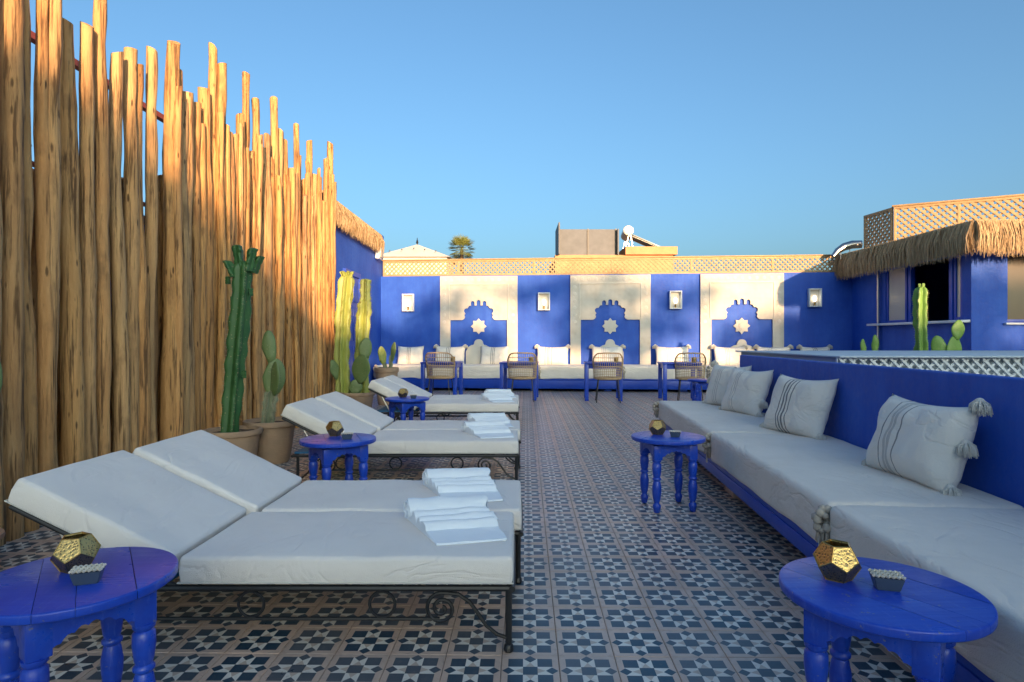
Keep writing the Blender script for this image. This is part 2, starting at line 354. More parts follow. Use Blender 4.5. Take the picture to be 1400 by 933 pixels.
# ------------------------------------------------------------------ mesh helpers
def rotz(a): return Matrix.Rotation(a, 4, 'Z')
class MB:
    """collects vertices and faces; build() links them as one mesh object"""
    def __init__(s): s.v, s.f, s.uv = [], [], {}
    def add(s, vs, fs, mat=None):
        o = len(s.v)
        s.v += [tuple(mat @ Vector(v)) if mat else tuple(v) for v in vs]
        s.f += [tuple(i+o for i in f) for f in fs]
        return o
    def box(s, x0, x1, y0, y1, z0, z1, mat=None):
        s.add([(x0,y0,z0),(x1,y0,z0),(x1,y1,z0),(x0,y1,z0),(x0,y0,z1),(x1,y0,z1),(x1,y1,z1),(x0,y1,z1)],
              [(3,2,1,0),(4,5,6,7),(0,1,5,4),(1,2,6,5),(2,3,7,6),(3,0,4,7)], mat); return s
    def cbox(s, x0, x1, y0, y1, z0, z1, b=0.004, mat=None):
        """box with chamfered edges"""
        bm = bmesh.new(); m = MB(); m.box(x0, x1, y0, y1, z0, z1)
        vs = [bm.verts.new(v) for v in m.v]
        for f in m.f: bm.faces.new([vs[i] for i in f])
        bmesh.ops.bevel(bm, geom=list(bm.edges), offset=b, segments=2, affect='EDGES', profile=0.5)
        s.from_bm(bm, mat); return s
    def from_bm(s, bm, mat=None):
        bm.verts.index_update()
        s.add([v.co[:] for v in bm.verts], [[v.index for v in f.verts] for f in bm.faces], mat); bm.free()
    def tube(s, pts, r, n=8, closed=False, caps=True, mat=None):
        pts = [Vector(p) for p in pts]; k = len(pts)
        rs = r if isinstance(r, (list, tuple)) else [r]*k
        vs, fs = [], []; up = None
        for i, p in enumerate(pts):
            if closed: t = (pts[(i+1) % k] - pts[i-1])
            else: t = pts[min(i+1, k-1)] - pts[max(i-1, 0)]
            t = t.normalized() if t.length > 1e-9 else Vector((0, 0, 1))
            if up is None:
                up = Vector((0, 0, 1)) if abs(t.z) < 0.9 else Vector((1, 0, 0))
            up = (up - t*up.dot(t)).normalized(); sd = t.cross(up)
            for j in range(n):
                a = 2*math.pi*j/n
                vs.append(p + (up*math.cos(a) + sd*math.sin(a))*rs[i])
        rng = k if closed else k-1
        for i in range(rng):
            for j in range(n):
                a, b = i*n+j, i*n+(j+1) % n; c, d = ((i+1) % k)*n+(j+1) % n, ((i+1) % k)*n+j
                fs.append((a, d, c, b))
        if caps and not closed:
            fs.append(tuple(range(n))); fs.append(tuple(range((k-1)*n+n-1, (k-1)*n-1, -1)))
        s.add(vs, fs, mat); return s
    def lathe(s, prof, n=20, mat=None, caps=True):
        vs, fs = [], []
        for r, z in prof:
            for j in range(n):
                a = 2*math.pi*j/n; vs.append((r*math.cos(a), r*math.sin(a), z))
        for i in range(len(prof)-1):
            for j in range(n):
                fs.append((i*n+j, i*n+(j+1) % n, (i+1)*n+(j+1) % n, (i+1)*n+j))
        if caps:
            fs.append(tuple(range(n-1, -1, -1))); k = (len(prof)-1)*n; fs.append(tuple(range(k, k+n)))
        s.add(vs, fs, mat); return s
    def prism(s, poly, y0, y1, mat=None, b=0):
        """polygon in the x-z plane, extruded along y"""
        n = len(poly)
        vs = [(x, y0, z) for x, z in poly] + [(x, y1, z) for x, z in poly]
        fs = [tuple(range(n)), tuple(range(2*n-1, n-1, -1))] + [(i, i+n, (i+1) % n+n, (i+1) % n) for i in range(n)]
        s.add(vs, fs, mat); return s
    def rbox(s, hx, hy, hz, r, nx=8, ny=8, nz=2, fn=None, mat=None):
        """rounded box with inner grid lines; fn may move each point"""
        def axis(h, n):
            k = [h - r + r*math.tan(R(45)*i/3) for i in range(4)]
            inner = [-(h-r) + 2*(h-r)*i/n for i in range(1, n)]
            return [-v for v in reversed(k)] + inner + k
        ax = [axis(hx, nx), axis(hy, ny), axis(hz, nz)]; h = (hx, hy, hz)
        key, vs, fs = {}, [], []
        def vid(p):
            k = tuple(round(c, 6) for c in p)
            if k not in key:
                q = [max(-(h[i]-r), min(h[i]-r, p[i])) for i in range(3)]
                d = Vector(p) - Vector(q)
                o = Vector(q) + (d.normalized()*r if d.length > 1e-9 else d)
                if fn: o = Vector(fn(o))
                key[k] = len(vs); vs.append(o)
            return key[k]
        for a in range(3):
            b, c = (a+1) % 3, (a+2) % 3
            for sg in (-1, 1):
                for i in range(len(ax[b])-1):
                    for j in range(len(ax[c])-1):
                        q = []
                        for di, dj in ((0, 0), (1, 0), (1, 1), (0, 1)):
                            p = [0, 0, 0]; p[a] = sg*h[a]; p[b] = ax[b][i+di]; p[c] = ax[c][j+dj]; q.append(vid(p))
                        fs.append(tuple(q) if sg > 0 else tuple(reversed(q)))
        s.add(vs, fs, mat); return s
    def mesh(s, name, smooth=True, angle=35, recalc=False):
        me = bpy.data.meshes.new(name); me.from_pydata(s.v, [], s.f)
        if recalc:
            bm = bmesh.new(); bm.from_mesh(me); bmesh.ops.recalc_face_normals(bm, faces=bm.faces); bm.to_mesh(me); bm.free()
        if smooth:
            me.shade_smooth()
            if angle: me.set_sharp_from_angle(angle=R(angle))
        me.update(); return me
    def build(s, name, mat, parent=None, smooth=True, angle=35, loc=None, rot=None, recalc=False):
        return obj(name, s.mesh(name, smooth, angle, recalc), mat, parent, loc, rot)
def obj(name, me, mat, parent=None, loc=None, rot=None):
    o = bpy.data.objects.new(name, me); C.objects.link(o)
    if mat is not None and len(me.materials) == 0: me.materials.append(M[mat] if isinstance(mat, str) else mat)
    if parent: o.parent = parent
    if loc is not None: o.location = loc
    if rot is not None: o.rotation_euler = rot
    return o
def tag(o, label=None, cat=None, group=None, kind=None):
    if label: o['label'] = label
    if cat: o['category'] = cat
    if group: o['group'] = group
    if kind: o['kind'] = kind
    return o
def thing(name, label, cat, loc=(0, 0, 0), rz=0, group=None):
    o = bpy.data.objects.new(name, None); C.objects.link(o); o.empty_display_size = 0.1
    o.location = loc; o.rotation_euler = (0, 0, rz)
    return tag(o, label, cat, group)
def copy_tree(o, parent=None):
    c = o.copy(); C.objects.link(c); c.parent = parent
    for ch in list(o.children): copy_tree(ch, c)
    return c
def place(proto, used, loc, rz, label, group):
    o = proto if not used else copy_tree(proto)
    used.append(1); o.location = loc; o.rotation_euler = (0, 0, rz); o['label'] = label; o['group'] = group
    return o
def wob(p, s=1.0, k=0.0): return noise.noise(Vector(p)*s + Vector((k, k*1.7, -k)))

# ------------------------------------------------------------------ ground and tiled floor
g = MB(); g.add([(-900,-900,-7),(900,-900,-7),(900,900,-7),(-900,900,-7)], [(0,1,2,3)])
tag(g.build('ground', 'ground'), 'ochre earth of the town below the terrace', None, None, 'structure')
TH = -0.016
floor = MB().box(-4.2, 12.5, -5.0, 16.0, -0.30, -0.004).build('floor', 'grout')
tag(floor, 'terrace floor laid with patterned cement tiles', None, None, 'structure')
TS = 0.2
def tile_mesh():
    h = TS/2 - 0.0012; b = 0.0015
    vs = [(-h,-h,-0.006),(h,-h,-0.006),(h,h,-0.006),(-h,h,-0.006),(-h,-h,-b),(h,-h,-b),(h,h,-b),(-h,h,-b),(-h+b,-h+b,0),(h-b,-h+b,0),(h-b,h-b,0),(-h+b,h-b,0)]
    fs = [(8,9,10,11)]
    for i in range(4):
        j = (i+1) % 4; fs += [(i,j,j+4,i+4), (i+4,j+4,j+8,i+8)]
    return vs, fs
tv, tf = tile_mesh()
def add_uv(me, fn):
    l = me.uv_layers.new(name='UVMap')
    for lp in me.loops: l.data[lp.index].uv = fn(me.vertices[lp.vertex_index].co)
tm = bpy.data.meshes.new('tile'); tm.from_pydata(tv, [], tf); add_uv(tm, lambda c: (c.x/TS+.5, c.y/TS+.5)); tm.materials.append(M['tile'])
ct, st_ = math.cos(TH), math.sin(TH)
spots = []
for i in range(-24, 62):
    for j in range(-38, 72):
        lx, ly = (i+.5)*TS, (j+.5)*TS
        x, y = 0.149 + ct*lx - st_*ly, 2.184 + st_*lx + ct*ly
        if -4.1 < x < 12.3 and -4.9 < y < 15.9: spots.append((x, y))
def seen(x, y):
    if y < 1.9 or abs(x)/y > 0.86: return 9e9
    if x > 1.25 + 0.05*y: return 9e9
    if x < -0.1 and y > 3.35 and y < 3.9 and x > -2: pass
    if x < 0.0 and 2.55 < y < 3.5: return 9e9
    if x < 0.0 and 4.9 < y: return 9e9
    if -1.5 < x < -0.9 and y < 2.0: return 9e9
    return y
order = sorted(range(len(spots)), key=lambda k: seen(*spots[k]))
near = set(order[:300]); big = MB(); uvs = []
for k, (x, y) in enumerate(spots):
    q = (k % 4)*math.pi/2
    dz = rnd.uniform(-0.0009, 0.0009)
    if k in near:
        o = bpy.data.objects.new('tile', tm); C.objects.link(o); o.parent = floor; o.location = (x, y, dz); o.rotation_euler = (rnd.uniform(-.003, .003), rnd.uniform(-.003, .003), TH+q)
    else:
        big.add(tv, tf, Matrix.Translation((x, y, dz)) @ rotz(TH+q)); uvs += [(c[0]/TS+.5, c[1]/TS+.5) for c in tv]
bt = big.mesh('tiles', False)
l = bt.uv_layers.new(name='UVMap')
for lp in bt.loops: l.data[lp.index].uv = uvs[lp.vertex_index]
ca = bt.attributes.new('tone', 'FLOAT', 'FACE'); nf_ = len(tf)
for q in range(len(bt.polygons)//nf_):
    r0 = rnd.random()
    for e in range(nf_): ca.data[q*nf_+e].value = r0
tag(obj('tile_field', bt, 'tile', floor), None, None, None, 'stuff')

# ------------------------------------------------------------------ pole fence on the left
FX = -2.90
def pole_mesh(h, r, seed, n=11):
    k = 24; pts, rs = [], []
    bx, by = rnd.uniform(-.02, .02), rnd.uniform(-.045, .045)
    kink = rnd.uniform(.3, .9); kk = rnd.uniform(-.05, .05)
    for i in range(k):
        t = i/(k-1)
        pts.append((0.028*noise.noise((seed, t*2.0, 0)) + bx*t + .006*noise.noise((seed, t*9, 4)), 0.034*noise.noise((seed, t*1.8, 9)) + by*t + kk*max(0, t-kink) + .007*noise.noise((seed, t*8, 2)), -0.02 + (h+0.02)*t))
        rs.append(r*(1.14 - 0.36*t)*(1 + 0.10*noise.noise((seed+5, t*9, 3)) + 0.08*noise.noise((seed+8, t*22, 3))))
    m = MB(); m.tube(pts, rs, n)
    sx, sy = rnd.uniform(-.5, .5), rnd.uniform(-.5, .5)
    vs = []
    for idx, v in enumerate(m.v):
        q = noise.noise((v[0]*14+seed, v[1]*14, v[2]*2.4))*0.013 + noise.noise((v[0]*40+seed, v[1]*40, v[2]*9))*0.004
        p = Vector(v); c = Vector(pts[min(idx//n, k-1)]); d = (p - c); d.z = 0
        if idx//n >= k-1: p.z += d.x*sx + d.y*sy          # sawn at an angle
        vs.append(tuple(p + (d.normalized()*q if d.length > 0 else d)))
    m.v = vs
    return m.mesh('pole', True, 60)
fence = thing('pole_fence', 'tall fence of upright peeled tree poles with uneven tops', 'fence', (FX, 3.0, 0))
# (distance along the fence, top height, radius) of the poles whose tops stand out
TOPS = [(3.50,3.62,.070),(3.63,3.46,.052),(3.76,3.44,.045),(3.80,3.6,.05),(4.03,3.22,.065),(4.16,3.27,.050),(4.30,3.70,.048),(4.48,3.22,.052),(4.62,3.33,.058),(4.70,3.23,.072),
 (4.86,3.44,.050),(5.10,3.62,.070),(5.22,3.42,.055),(5.32,3.19,.062),(5.40,3.30,.060),(5.50,3.27,.055),(5.60,3.1,.05),(5.72,3.47,.062),(5.85,3.94,.055),(5.96,3.80,.050),(6.10,3.2,.05),(6.25,3.22,.048),
 (6.38,3.45,.055),(6.55,3.96,.050),(6.72,3.2,.05),(6.86,3.80,.052),(7.00,3.3,.055),(7.18,3.25,.05),(7.36,4.00,.055),(7.50,3.68,.050),(7.66,3.62,.050),(7.80,3.3,.05),(7.95,3.30,.052),(8.10,3.98,.050),
 (8.20,3.58,.05),(8.35,3.4,.05),(8.52,3.90,.055),(8.66,3.70,.050),(8.80,3.5,.05),(8.98,3.50,.052),(9.15,3.2,.05),(9.40,3.90,.055),(9.55,4.18,.060),(9.62,3.6,.05)]
sd = 0
TOPS += [(1.75+i*.145, rnd.uniform(3.1, 3.75), rnd.uniform(.045, .068)) for i in range(12)]
for y, h, r in TOPS:
    sd += 1.37
    obj('pole', pole_mesh(h, r, sd), 'pole', fence, (rnd.uniform(-.02, .02), y-3.0, 0), (0, 0, rnd.uniform(0, 6.28)))
y = 1.75
while y < 9.65:      # a second row standing in the gaps
    r = rnd.uniform(0.038, 0.062)
    t = (y-3.1)/6.5
    h = 2.12 + 1.15*t + rnd.uniform(-.3, .35)
    if rnd.random() < 0.25: h -= 0.35
    sd += 1.37
    obj('pole', pole_mesh(h, r, sd), 'pole', fence, (-0.15 + rnd.uniform(-.02, .02), y-3.0, 0), (0, 0, rnd.uniform(0, 6.28)))
    y += r*2 + rnd.uniform(-0.006, 0.035)
y = 3.15
while y < 9.6:      # thinner poles tucked in front, lower
    if y > 5.0 and rnd.random() < 0.36:
        r = rnd.uniform(0.026, 0.040); t = (y-3.1)/6.5; sd += 1.37
        obj('pole', pole_mesh(2.4 + 0.85*t + rnd.uniform(-.2, .6), r, sd), 'pole', fence, (0.075 + rnd.uniform(-.015, .015), y-3.0, 0), (0, 0, rnd.uniform(0, 6.28)))
    y += 0.15
for z in (0.55, 1.9):
    MB().tube([(-.235, -1.35, z), (-.24, 3.3, z+.02), (-.235, 6.6, z)], 0.035, 8).build('cross_rail', 'pole', fence)

# wall and railing of the upper terrace behind the poles
up = thing('upper_terrace_wall', 'dark blue wall of the higher terrace, behind the pole fence', 'wall', (-3.55, 0, 0))
MB().box(-.35, 0, 1.5, 10.0, 0, 2.22).build('wall', 'blue_wall', up)
MB().box(-.36, .03, 1.5, 10.0, 2.223, 2.30).build('coping', 'rose_render', up)
rl = thing('iron_railing', 'red iron railing with scrolls on the higher terrace', 'railing', (-3.55, 0, 2.30))
MB().box(-.03, .03, 1.6, 9.8, 1.02, 1.07).build('top_rail', 'red_rail', rl)
MB().box(-.02, .02, 1.6, 9.8, 0.10, 0.13).build('bottom_rail', 'red_rail', rl)
for i in range(5):
    MB().box(-.035, .035, 1.6+i*2.03, 1.67+i*2.03, -0.01, 1.019).build('post', 'red_rail', rl)
for i in range(40):
    yy = 1.78 + i*0.2
    MB().tube([(0, yy, 0.131), (0, yy, 1.019)], 0.008, 6).build('baluster', 'red_rail', rl)
for i in range(20):
    yy = 1.98 + i*0.4
    m = MB()
    for sgn in (-1, 1):
        m.tube([(0.0, yy + sgn*(0.055 + 0.045*math.cos(a*.55)*(1-a*.05)), 0.24 + 0.045*math.sin(a*.55)*(1-a*.05)) for a in range(15)], 0.006, 5)
    m.build('scroll', 'iron', rl)
po = MB().cbox(-.12, .12, -.12, .12, 0, 4.6, .01).build('red_post', 'red_rail', None, loc=(-3.62, 3.2, 0))
tag(po, 'orange red painted post rising behind the pole fence', 'post')

# ------------------------------------------------------------------ blue wall on the left with thatch fringe
lw = thing('side_wall', 'blue side wall with panelled door and thatch fringe on top', 'wall', (-3.22, 9.3, 0))
MB().box(-.3, 0, 0.72, 5.5, 0, 3.42).build('wall', 'blue_wall', lw)
MB().box(-.32, .06, 0.72, 4.98, 3.53, 3.57).build('thatch_board', 'pine', lw)
MB().box(-.31, .03, 5.0, 5.42, 3.42, 3.60).build('end_block', 'blue_wall', lw)
dr = MB().cbox(0, .035, 2.15, 3.05, 0.05, 2.35, .006).build('door', 'blue_wood', lw)
for (a, b) in ((2.24, 2.57), (2.63, 2.96)):
    for (z0, z1) in ((.25, 1.0), (1.1, 1.75), (1.85, 2.25)):
        MB().cbox(.028, .05, a, b, z0, z1, .008).build('door_panel', 'blue_wood', dr)
fr = MB(); fr.box(0, .06, 2.05, 2.147, 0, 2.45); fr.box(0, .06, 3.053, 3.15, 0, 2.45); fr.box(0, .058, 2.1475, 3.0525, 2.353, 2.45)
fr.build('door_frame', 'blue_wood', lw)
def fringe(path, ztop, drop, n, thick, out):
    """loose straw strands hanging from a line; path is a list of points, out a list of outward directions"""
    m = MB(); seg = []
    tot = 0
    for i in range(len(path)-1):
        d = (Vector(path[i+1]) - Vector(path[i])).length; seg.append(d); tot += d
    for k in range(n):
        t = rnd.random()*tot; i = 0
        while i < len(seg)-1 and t > seg[i]: t -= seg[i]; i += 1
        a, b = Vector(path[i]), Vector(path[i+1]); e = (b-a).normalized(); o = Vector(out[i])
        f = rnd.random()
        p = a + e*min(t, seg[i]) + o*(f*thick - thick*0.2)
        z0 = ztop - f*0.04 + rnd.uniform(-.015, .03)
        L = drop*rnd.choice((rnd.uniform(.55, 1.0), rnd.uniform(.8, 1.15), rnd.uniform(.7, 1.05)))
        w = rnd.uniform(.002, .0055)
        sw = e*rnd.gauss(0, .07)*L + o*(rnd.uniform(-.08, .16)*L)
        p1 = p + o*0.06*rnd.random() + sw*.5 + Vector((0, 0, -L*.5)); p2 = p + sw + Vector((0, 0, -L))
        q = e*w + o*rnd.uniform(-w, w)
        A = Vector((p.x, p.y, z0))
        p1.z = z0 - L*.5; p2.z = z0 - L
        m.add([A-q, A+q, p1+q, p1-q, p2+q*.4, p2-q*.4], [(0,1,2,3),(3,2,4,5)])
    return m
tag(fringe([(0.06, .75, 0), (0.06, 5.0, 0)], 3.55, 0.40, 9000, .03, [(1, 0, 0)]).build('thatch_fringe', 'thatch', lw, True, None), None, None, None, 'stuff')
fl = thing('floodlight', 'small white floodlight box fixed high on the blue side wall', 'lamp', (-3.17, 14.05, 2.98))
MB().cbox(-.04, .06, -.16, .16, -.02, .30, .02).build('housing', 'white_paint', fl)
MB().cbox(.06, .085, -.13, .13, .02, .26, .008).build('lens', 'frosted', fl)
MB().tube([(-.05, 0, .28), (-.02, 0, .42), (-.05, 0, .46)], .015, 8).build('bracket', 'iron', fl)

# ------------------------------------------------------------------ back wall with white carved panels
BW = (-3.2, 14.55); BR = -0.0905
WL = 10.86
bw = thing('back_wall', 'blue wall closing the terrace, with three white carved panels', 'wall', (BW[0], BW[1], 0), BR)
MB().box(-.2, WL, 0, .35, 0, 2.62).build('wall', 'blue_wall', bw)
def arch_outline():
    """right half of the stepped Moorish opening, from the shoulder up to the centre (x, z above the shoulder)"""
    pts = [(.67, 0), (.41, 0)]
    def arc(cx, cz, r, a0, a1, n=6):
        return [(cx + r*math.cos(R(a0 + (a1-a0)*i/n)), cz + r*math.sin(R(a0 + (a1-a0)*i/n))) for i in range(n+1)]
    pts += arc(.41, .085, .085, 270, 180, 6)           # cusp sweeping in
    pts += arc(.285, .10, .055, 0, 60, 3)
    pts += arc(.29, .215, .06, -50, 110, 7)            # lobe
    pts += arc(.20, .285, .05, 10, 90, 4)
    pts += [(.185, .33)]
    pts += [(.185, .40)] + arc(.14, .40, .045, 0, 180, 6) + [(.095, .34)]
    pts += [(.048, .34), (.048, .42)] + arc(0, .42, .048, 0, 90, 4)
    return pts
half = arch_outline()
shape = half + [(-x, z) for x, z in reversed(half[:-1])]
PW = 0.91
for n_, cx in enumerate((2.33, 5.375, 8.305)):
    zs, zb = 1.577, 0.30
    poly = [(cx-PW, zb), (cx-PW, 2.60), (cx+PW, 2.60), (cx+PW, zb), (cx+.67, zb)] + [(cx+x, zs+z) for x, z in shape] + [(cx-.67, zb)]
    pn = MB().prism(poly, -.055, .0).build('carved_panel', 'carved', bw, False, recalc=True)
    for (x0, x1, z0, z1) in ((cx-PW+.20, cx-PW+.225, 1.60, 2.42), (cx+PW-.225, cx+PW-.20, 1.60, 2.42), (cx-PW+.2255, cx+PW-.2255, 2.395, 2.42)):
        MB().cbox(x0, x1, -.072, -.05, z0, z1, .004).build('moulding', 'white_plaster', pn)
    for k in range(11):      # rosettes along the upper border
        xx = cx - PW + .11 + k*(2*PW-.22)/10
        MB().lathe([(.045, 0), (.043, .004), (.03, .007), (.012, .006)], 8, Matrix.Translation((xx, -.054, 2.51)) @ Matrix.Rotation(R(90), 4, 'X')).build('rosette', 'white_plaster', pn)
    for sgn in (-1, 1):
        for k in range(6):
            MB().lathe([(.045, 0), (.043, .004), (.03, .007), (.012, .006)], 8, Matrix.Translation((cx + sgn*(PW-.10), -.054, 2.33 - k*.16)) @ Matrix.Rotation(R(90), 4, 'X')).build('rosette', 'white_plaster', pn)
    star = []
    for k in range(16):
        r = .185 if k % 2 == 0 else .135
        star.append((cx + r*math.sin(k*math.pi/8), 1.43 + r*math.cos(k*math.pi/8)))
    so = MB().prism(star, -.04, -.001).build('star', 'white_plaster', bw, False, recalc=True)
    st2 = [(cx + (.085 if k % 2 == 0 else .055)*math.sin(k*math.pi/8), 1.43 + (.085 if k % 2 == 0 else .055)*math.cos(k*math.pi/8)) for k in range(16)]
    MB().prism(st2, -.055, -.0395).build('star_boss', 'white_plaster', so, False, recalc=True)
    dome = [(cx+.30, .40), (cx+.30, .84), (cx+.24, .95), (cx+.17, .99), (cx+.12, 1.0)] + [(cx + .105*math.cos(R(a)), 1.03 + .10*math.sin(R(a))) for a in range(0, 181, 20)] + [(cx-.12, 1.0), (cx-.17, .99), (cx-.24, .95), (cx-.30, .84), (cx-.30, .40)]
    MB().prism(dome, -.05, -.001).build('niche_ornament', 'white_plaster', bw, False, recalc=True)

def lattice(parent, L, z0, z1, th, nstile, pitch, sw, matname, slat_parts=False, yoff=0, fw=0.045):
    """framed diagonal lattice in the local x-z plane"""
    MB().cbox(0, L, yoff-th*1.3, yoff+th*1.3, z0, z0+fw, .004).build('bottom_rail', matname, parent)
    MB().cbox(0, L, yoff-th*1.3, yoff+th*1.3, z1-fw, z1, .004).build('top_rail', matname, parent)
    for i in range(nstile+1):
        x = (L-fw)*i/nstile
        MB().cbox(x, x+fw, yoff-th*1.2, yoff+th*1.2, z0+fw+.0005, z1-fw-.0005, .004).build('stile', matname, parent)
    a0, a1 = z0+fw*.6, z1-fw*.6; h = a1-a0; slats = []
    for sgn in (-1, 1):
        x = -h
        while x < L:
            m = MB()
            xa, xb = x, x+h; za, zb = a0, a1
            if xa < 0.01: za += (0.01-xa); xa = 0.01
            if xb > L-.01: zb -= (xb-L+.01); xb = L-.01
            if zb - za > 0.02:
                if sgn < 0: za, zb = a1-(za-a0), a1-(zb-a0)
                w = sw*.7071
                dz = w if sgn > 0 else w
                y = yoff + (-th*.55 if sgn < 0 else th*.55)
                e = Vector((xb-xa, 0, zb-za)).normalized(); q = Vector((-e.z, 0, e.x))*sw/2
                A, B = Vector((xa, y, za)), Vector((xb, y, zb)); t = Vector((0, th*.5, 0))
                m.add([A-q-t, A+q-t, B+q-t, B-q-t, A-q+t, A+q+t, B+q+t, B-q+t], [(0,1,2,3),(7,6,5,4),(0,4,5,1),(1,5,6,2),(2,6,7,3),(3,7,4,0)])
                slats.append(m)
            x += pitch
    if slat_parts:
        for m in slats: m.build('slat', matname, parent, False, recalc=True)
    else:
        mm = MB()
        for m in slats: mm.add(m.v, m.f)
        tag(mm.build('slats', matname, parent, False, recalc=True), None, None, None, 'stuff')
lt = thing('lattice_fence', 'low pine lattice running along the top of the panelled wall', 'lattice', (BW[0], BW[1], 2.62), BR)
lattice(lt, WL-.02, 0, .38, .014, 6, .108, .030, 'pine', yoff=.10)
MB().cbox(-.02, WL+.0, .05, .16, .381, .405, .004).build('cap', 'pine', lt)

def sconce(x, z, label):
    a = math.cos(BR), math.sin(BR)
    s = thing('wall_sconce', label, 'lamp', (BW[0]+a[0]*x, BW[1]+a[1]*x, z), BR, 'wall sconces between the panels')
    MB().cbox(-.12, .12, -.02, .0, -.19, .19, .004).build('back_plate', 'white_plaster', s)
    f = MB()
    for sx in (-1, 1):
        f.cbox(sx*.125-.012, sx*.125+.012, -.12, -.0205, -.205, .205, .003)
    f.cbox(-.1125, .1125, -.119, -.0205, .18, .204, .003); f.cbox(-.1125, .1125, -.119, -.0205, -.204, -.18, .003)
    f.build('frame', 'white_paint', s)
    MB().lathe([(.018, -.178), (.018, -.10), (.022, -.09)], 10, Matrix.Translation((0, -.07, 0))).build('lamp_holder', 'brass', s)
    MB().lathe([(.012, -.09), (.034, -.05), (.042, -.01), (.034, .03), (.010, .05)], 12, Matrix.Translation((0, -.07, 0))).build('bulb', 'bulb', s)
for x, z, w in ((.66, 1.99, 'between the side wall and the nearest white panel'), (3.86, 2.0, 'between the side wall panel and the middle panel'), (6.84, 2.02, 'between the middle panel and the panel by the hut'), (9.87, 2.05, 'between the last white panel and the thatched hut')):
    sconce(x, z, 'white framed wall lamp ' + w)

# ------------------------------------------------------------------ soft goods shared by the benches
def tassel_mesh(r=0.055, drop=0.075, n=150):
    m = MB()
    bm = bmesh.new(); bmesh.ops.create_icosphere(bm, subdivisions=2, radius=r*.42)
    m.from_bm(bm, Matrix.Translation((0, 0, -r*.1)))
    for k in range(n):
        a = rnd.uniform(0, 6.283); s = math.sqrt(rnd.random())*r; w = rnd.uniform(.0014, .0034)
        p0 = Vector((math.cos(a)*s*.25, math.sin(a)*s*.25, rnd.uniform(-.01, .012)))
        p1 = Vector((math.cos(a)*s*.9, math.sin(a)*s*.9, -drop*rnd.uniform(.2, .5)))
        p2 = Vector((math.cos(a)*s*1.05, math.sin(a)*s*1.05, -drop*rnd.uniform(.75, 1.1)))
        m.tube([p0, p1, p2], [w, w, w*.7], 4)
    return m.mesh('tassel', True, None)
TASSEL = tassel_mesh(); TASSEL.materials.append(M['tassel'])
def pom_mesh():
    m = MB()
    for k in range(34):
        d = Vector((rnd.gauss(0, 1), rnd.gauss(0, 1), rnd.gauss(0, 1))).normalized()
        bm = bmesh.new(); bmesh.ops.create_icosphere(bm, subdivisions=1, radius=rnd.uniform(.014, .022))
        m.from_bm(bm, Matrix.Translation((d.x*.035, d.y*.035, d.z*.05)))
    for k in range(30):
        a = rnd.uniform(0, 6.28); s = rnd.uniform(0, .03)
        m.tube([(s*math.cos(a), s*math.sin(a), -.02), (s*1.3*math.cos(a), s*1.3*math.sin(a), -.11*rnd.uniform(.7, 1.1))], .004, 4)
    return m.mesh('pompom', True, None)
POM = pom_mesh(); POM.materials.append(M['tassel_brown'])
def pillow_mesh(w, h, T, seed, nu=26, nv=18):
    m = MB(); ids = {}
    for side in (-1, 1):
        for i in range(nu+1):
            for j in range(nv+1):
                u, v = -1 + 2*i/nu, -1 + 2*j/nv
                edge = i in (0, nu) or j in (0, nv)
                if edge and side == 1: ids[(side, i, j)] = ids[(-1, i, j)]; continue
                x = w/2*u*(1 - .055*(1-v*v)); z = h/2*v*(1 - .085*(1-u*u))
                t = T/2*max(0, (1-u**4)*(1-v**4))**.62
                wr = .010*noise.noise((u*3.2+seed, v*3.0, side*3)) + .012*noise.noise((u*1.3+seed, v*1.5, side*7)) + .006*noise.noise((u*7+seed, v*2.2, 1))
                fade = min(1, (1-u*u)*(1-v*v)*4)
                sag = -.012*(1-u*u)*(v > 0)
                ids[(side, i, j)] = len(m.v); m.v.append((x + .008*noise.noise((seed, v*2, u*2)), side*(t + wr*fade), h/2*.93 + z + sag))
    for side in (-1, 1):
        for i in range(nu):
            for j in range(nv):
                q = (ids[(side,i,j)], ids[(side,i+1,j)], ids[(side,i+1,j+1)], ids[(side,i,j+1)])
                m.f.append(q if side < 0 else tuple(reversed(q)))
    me = m.mesh('pillow', True, None)
    add_uv(me, lambda c: (c.x/w+.5, c.z/h))
    return me
def pillow(label, loc, rot, w, h, T, mat, seed, group, tassels=((-1, -1), (1, -1), (1, 1), (-1, 1)), back=False):
    t = thing('pillow', label, 'pillow', loc, 0, group); t.rotation_euler = rot
    obj('cover', pillow_mesh(w, h, T, seed), mat, t)
    Rm = t.rotation_euler.to_matrix().inverted()
    for sx, sz in tassels:
        dn = Rm @ Vector((0, 0, 1))
        e = dn.to_track_quat('Z', 'Y').to_euler()
        o = obj('tassel', TASSEL, None, t, (sx*w/2*.97, -.005, h/2*.93 + sz*h/2*.96 + (.03 if sz > 0 else .045)), e)
        o.scale = (1.2, 1.2, 1.05) if back else (.82, .82, .82)
    return t

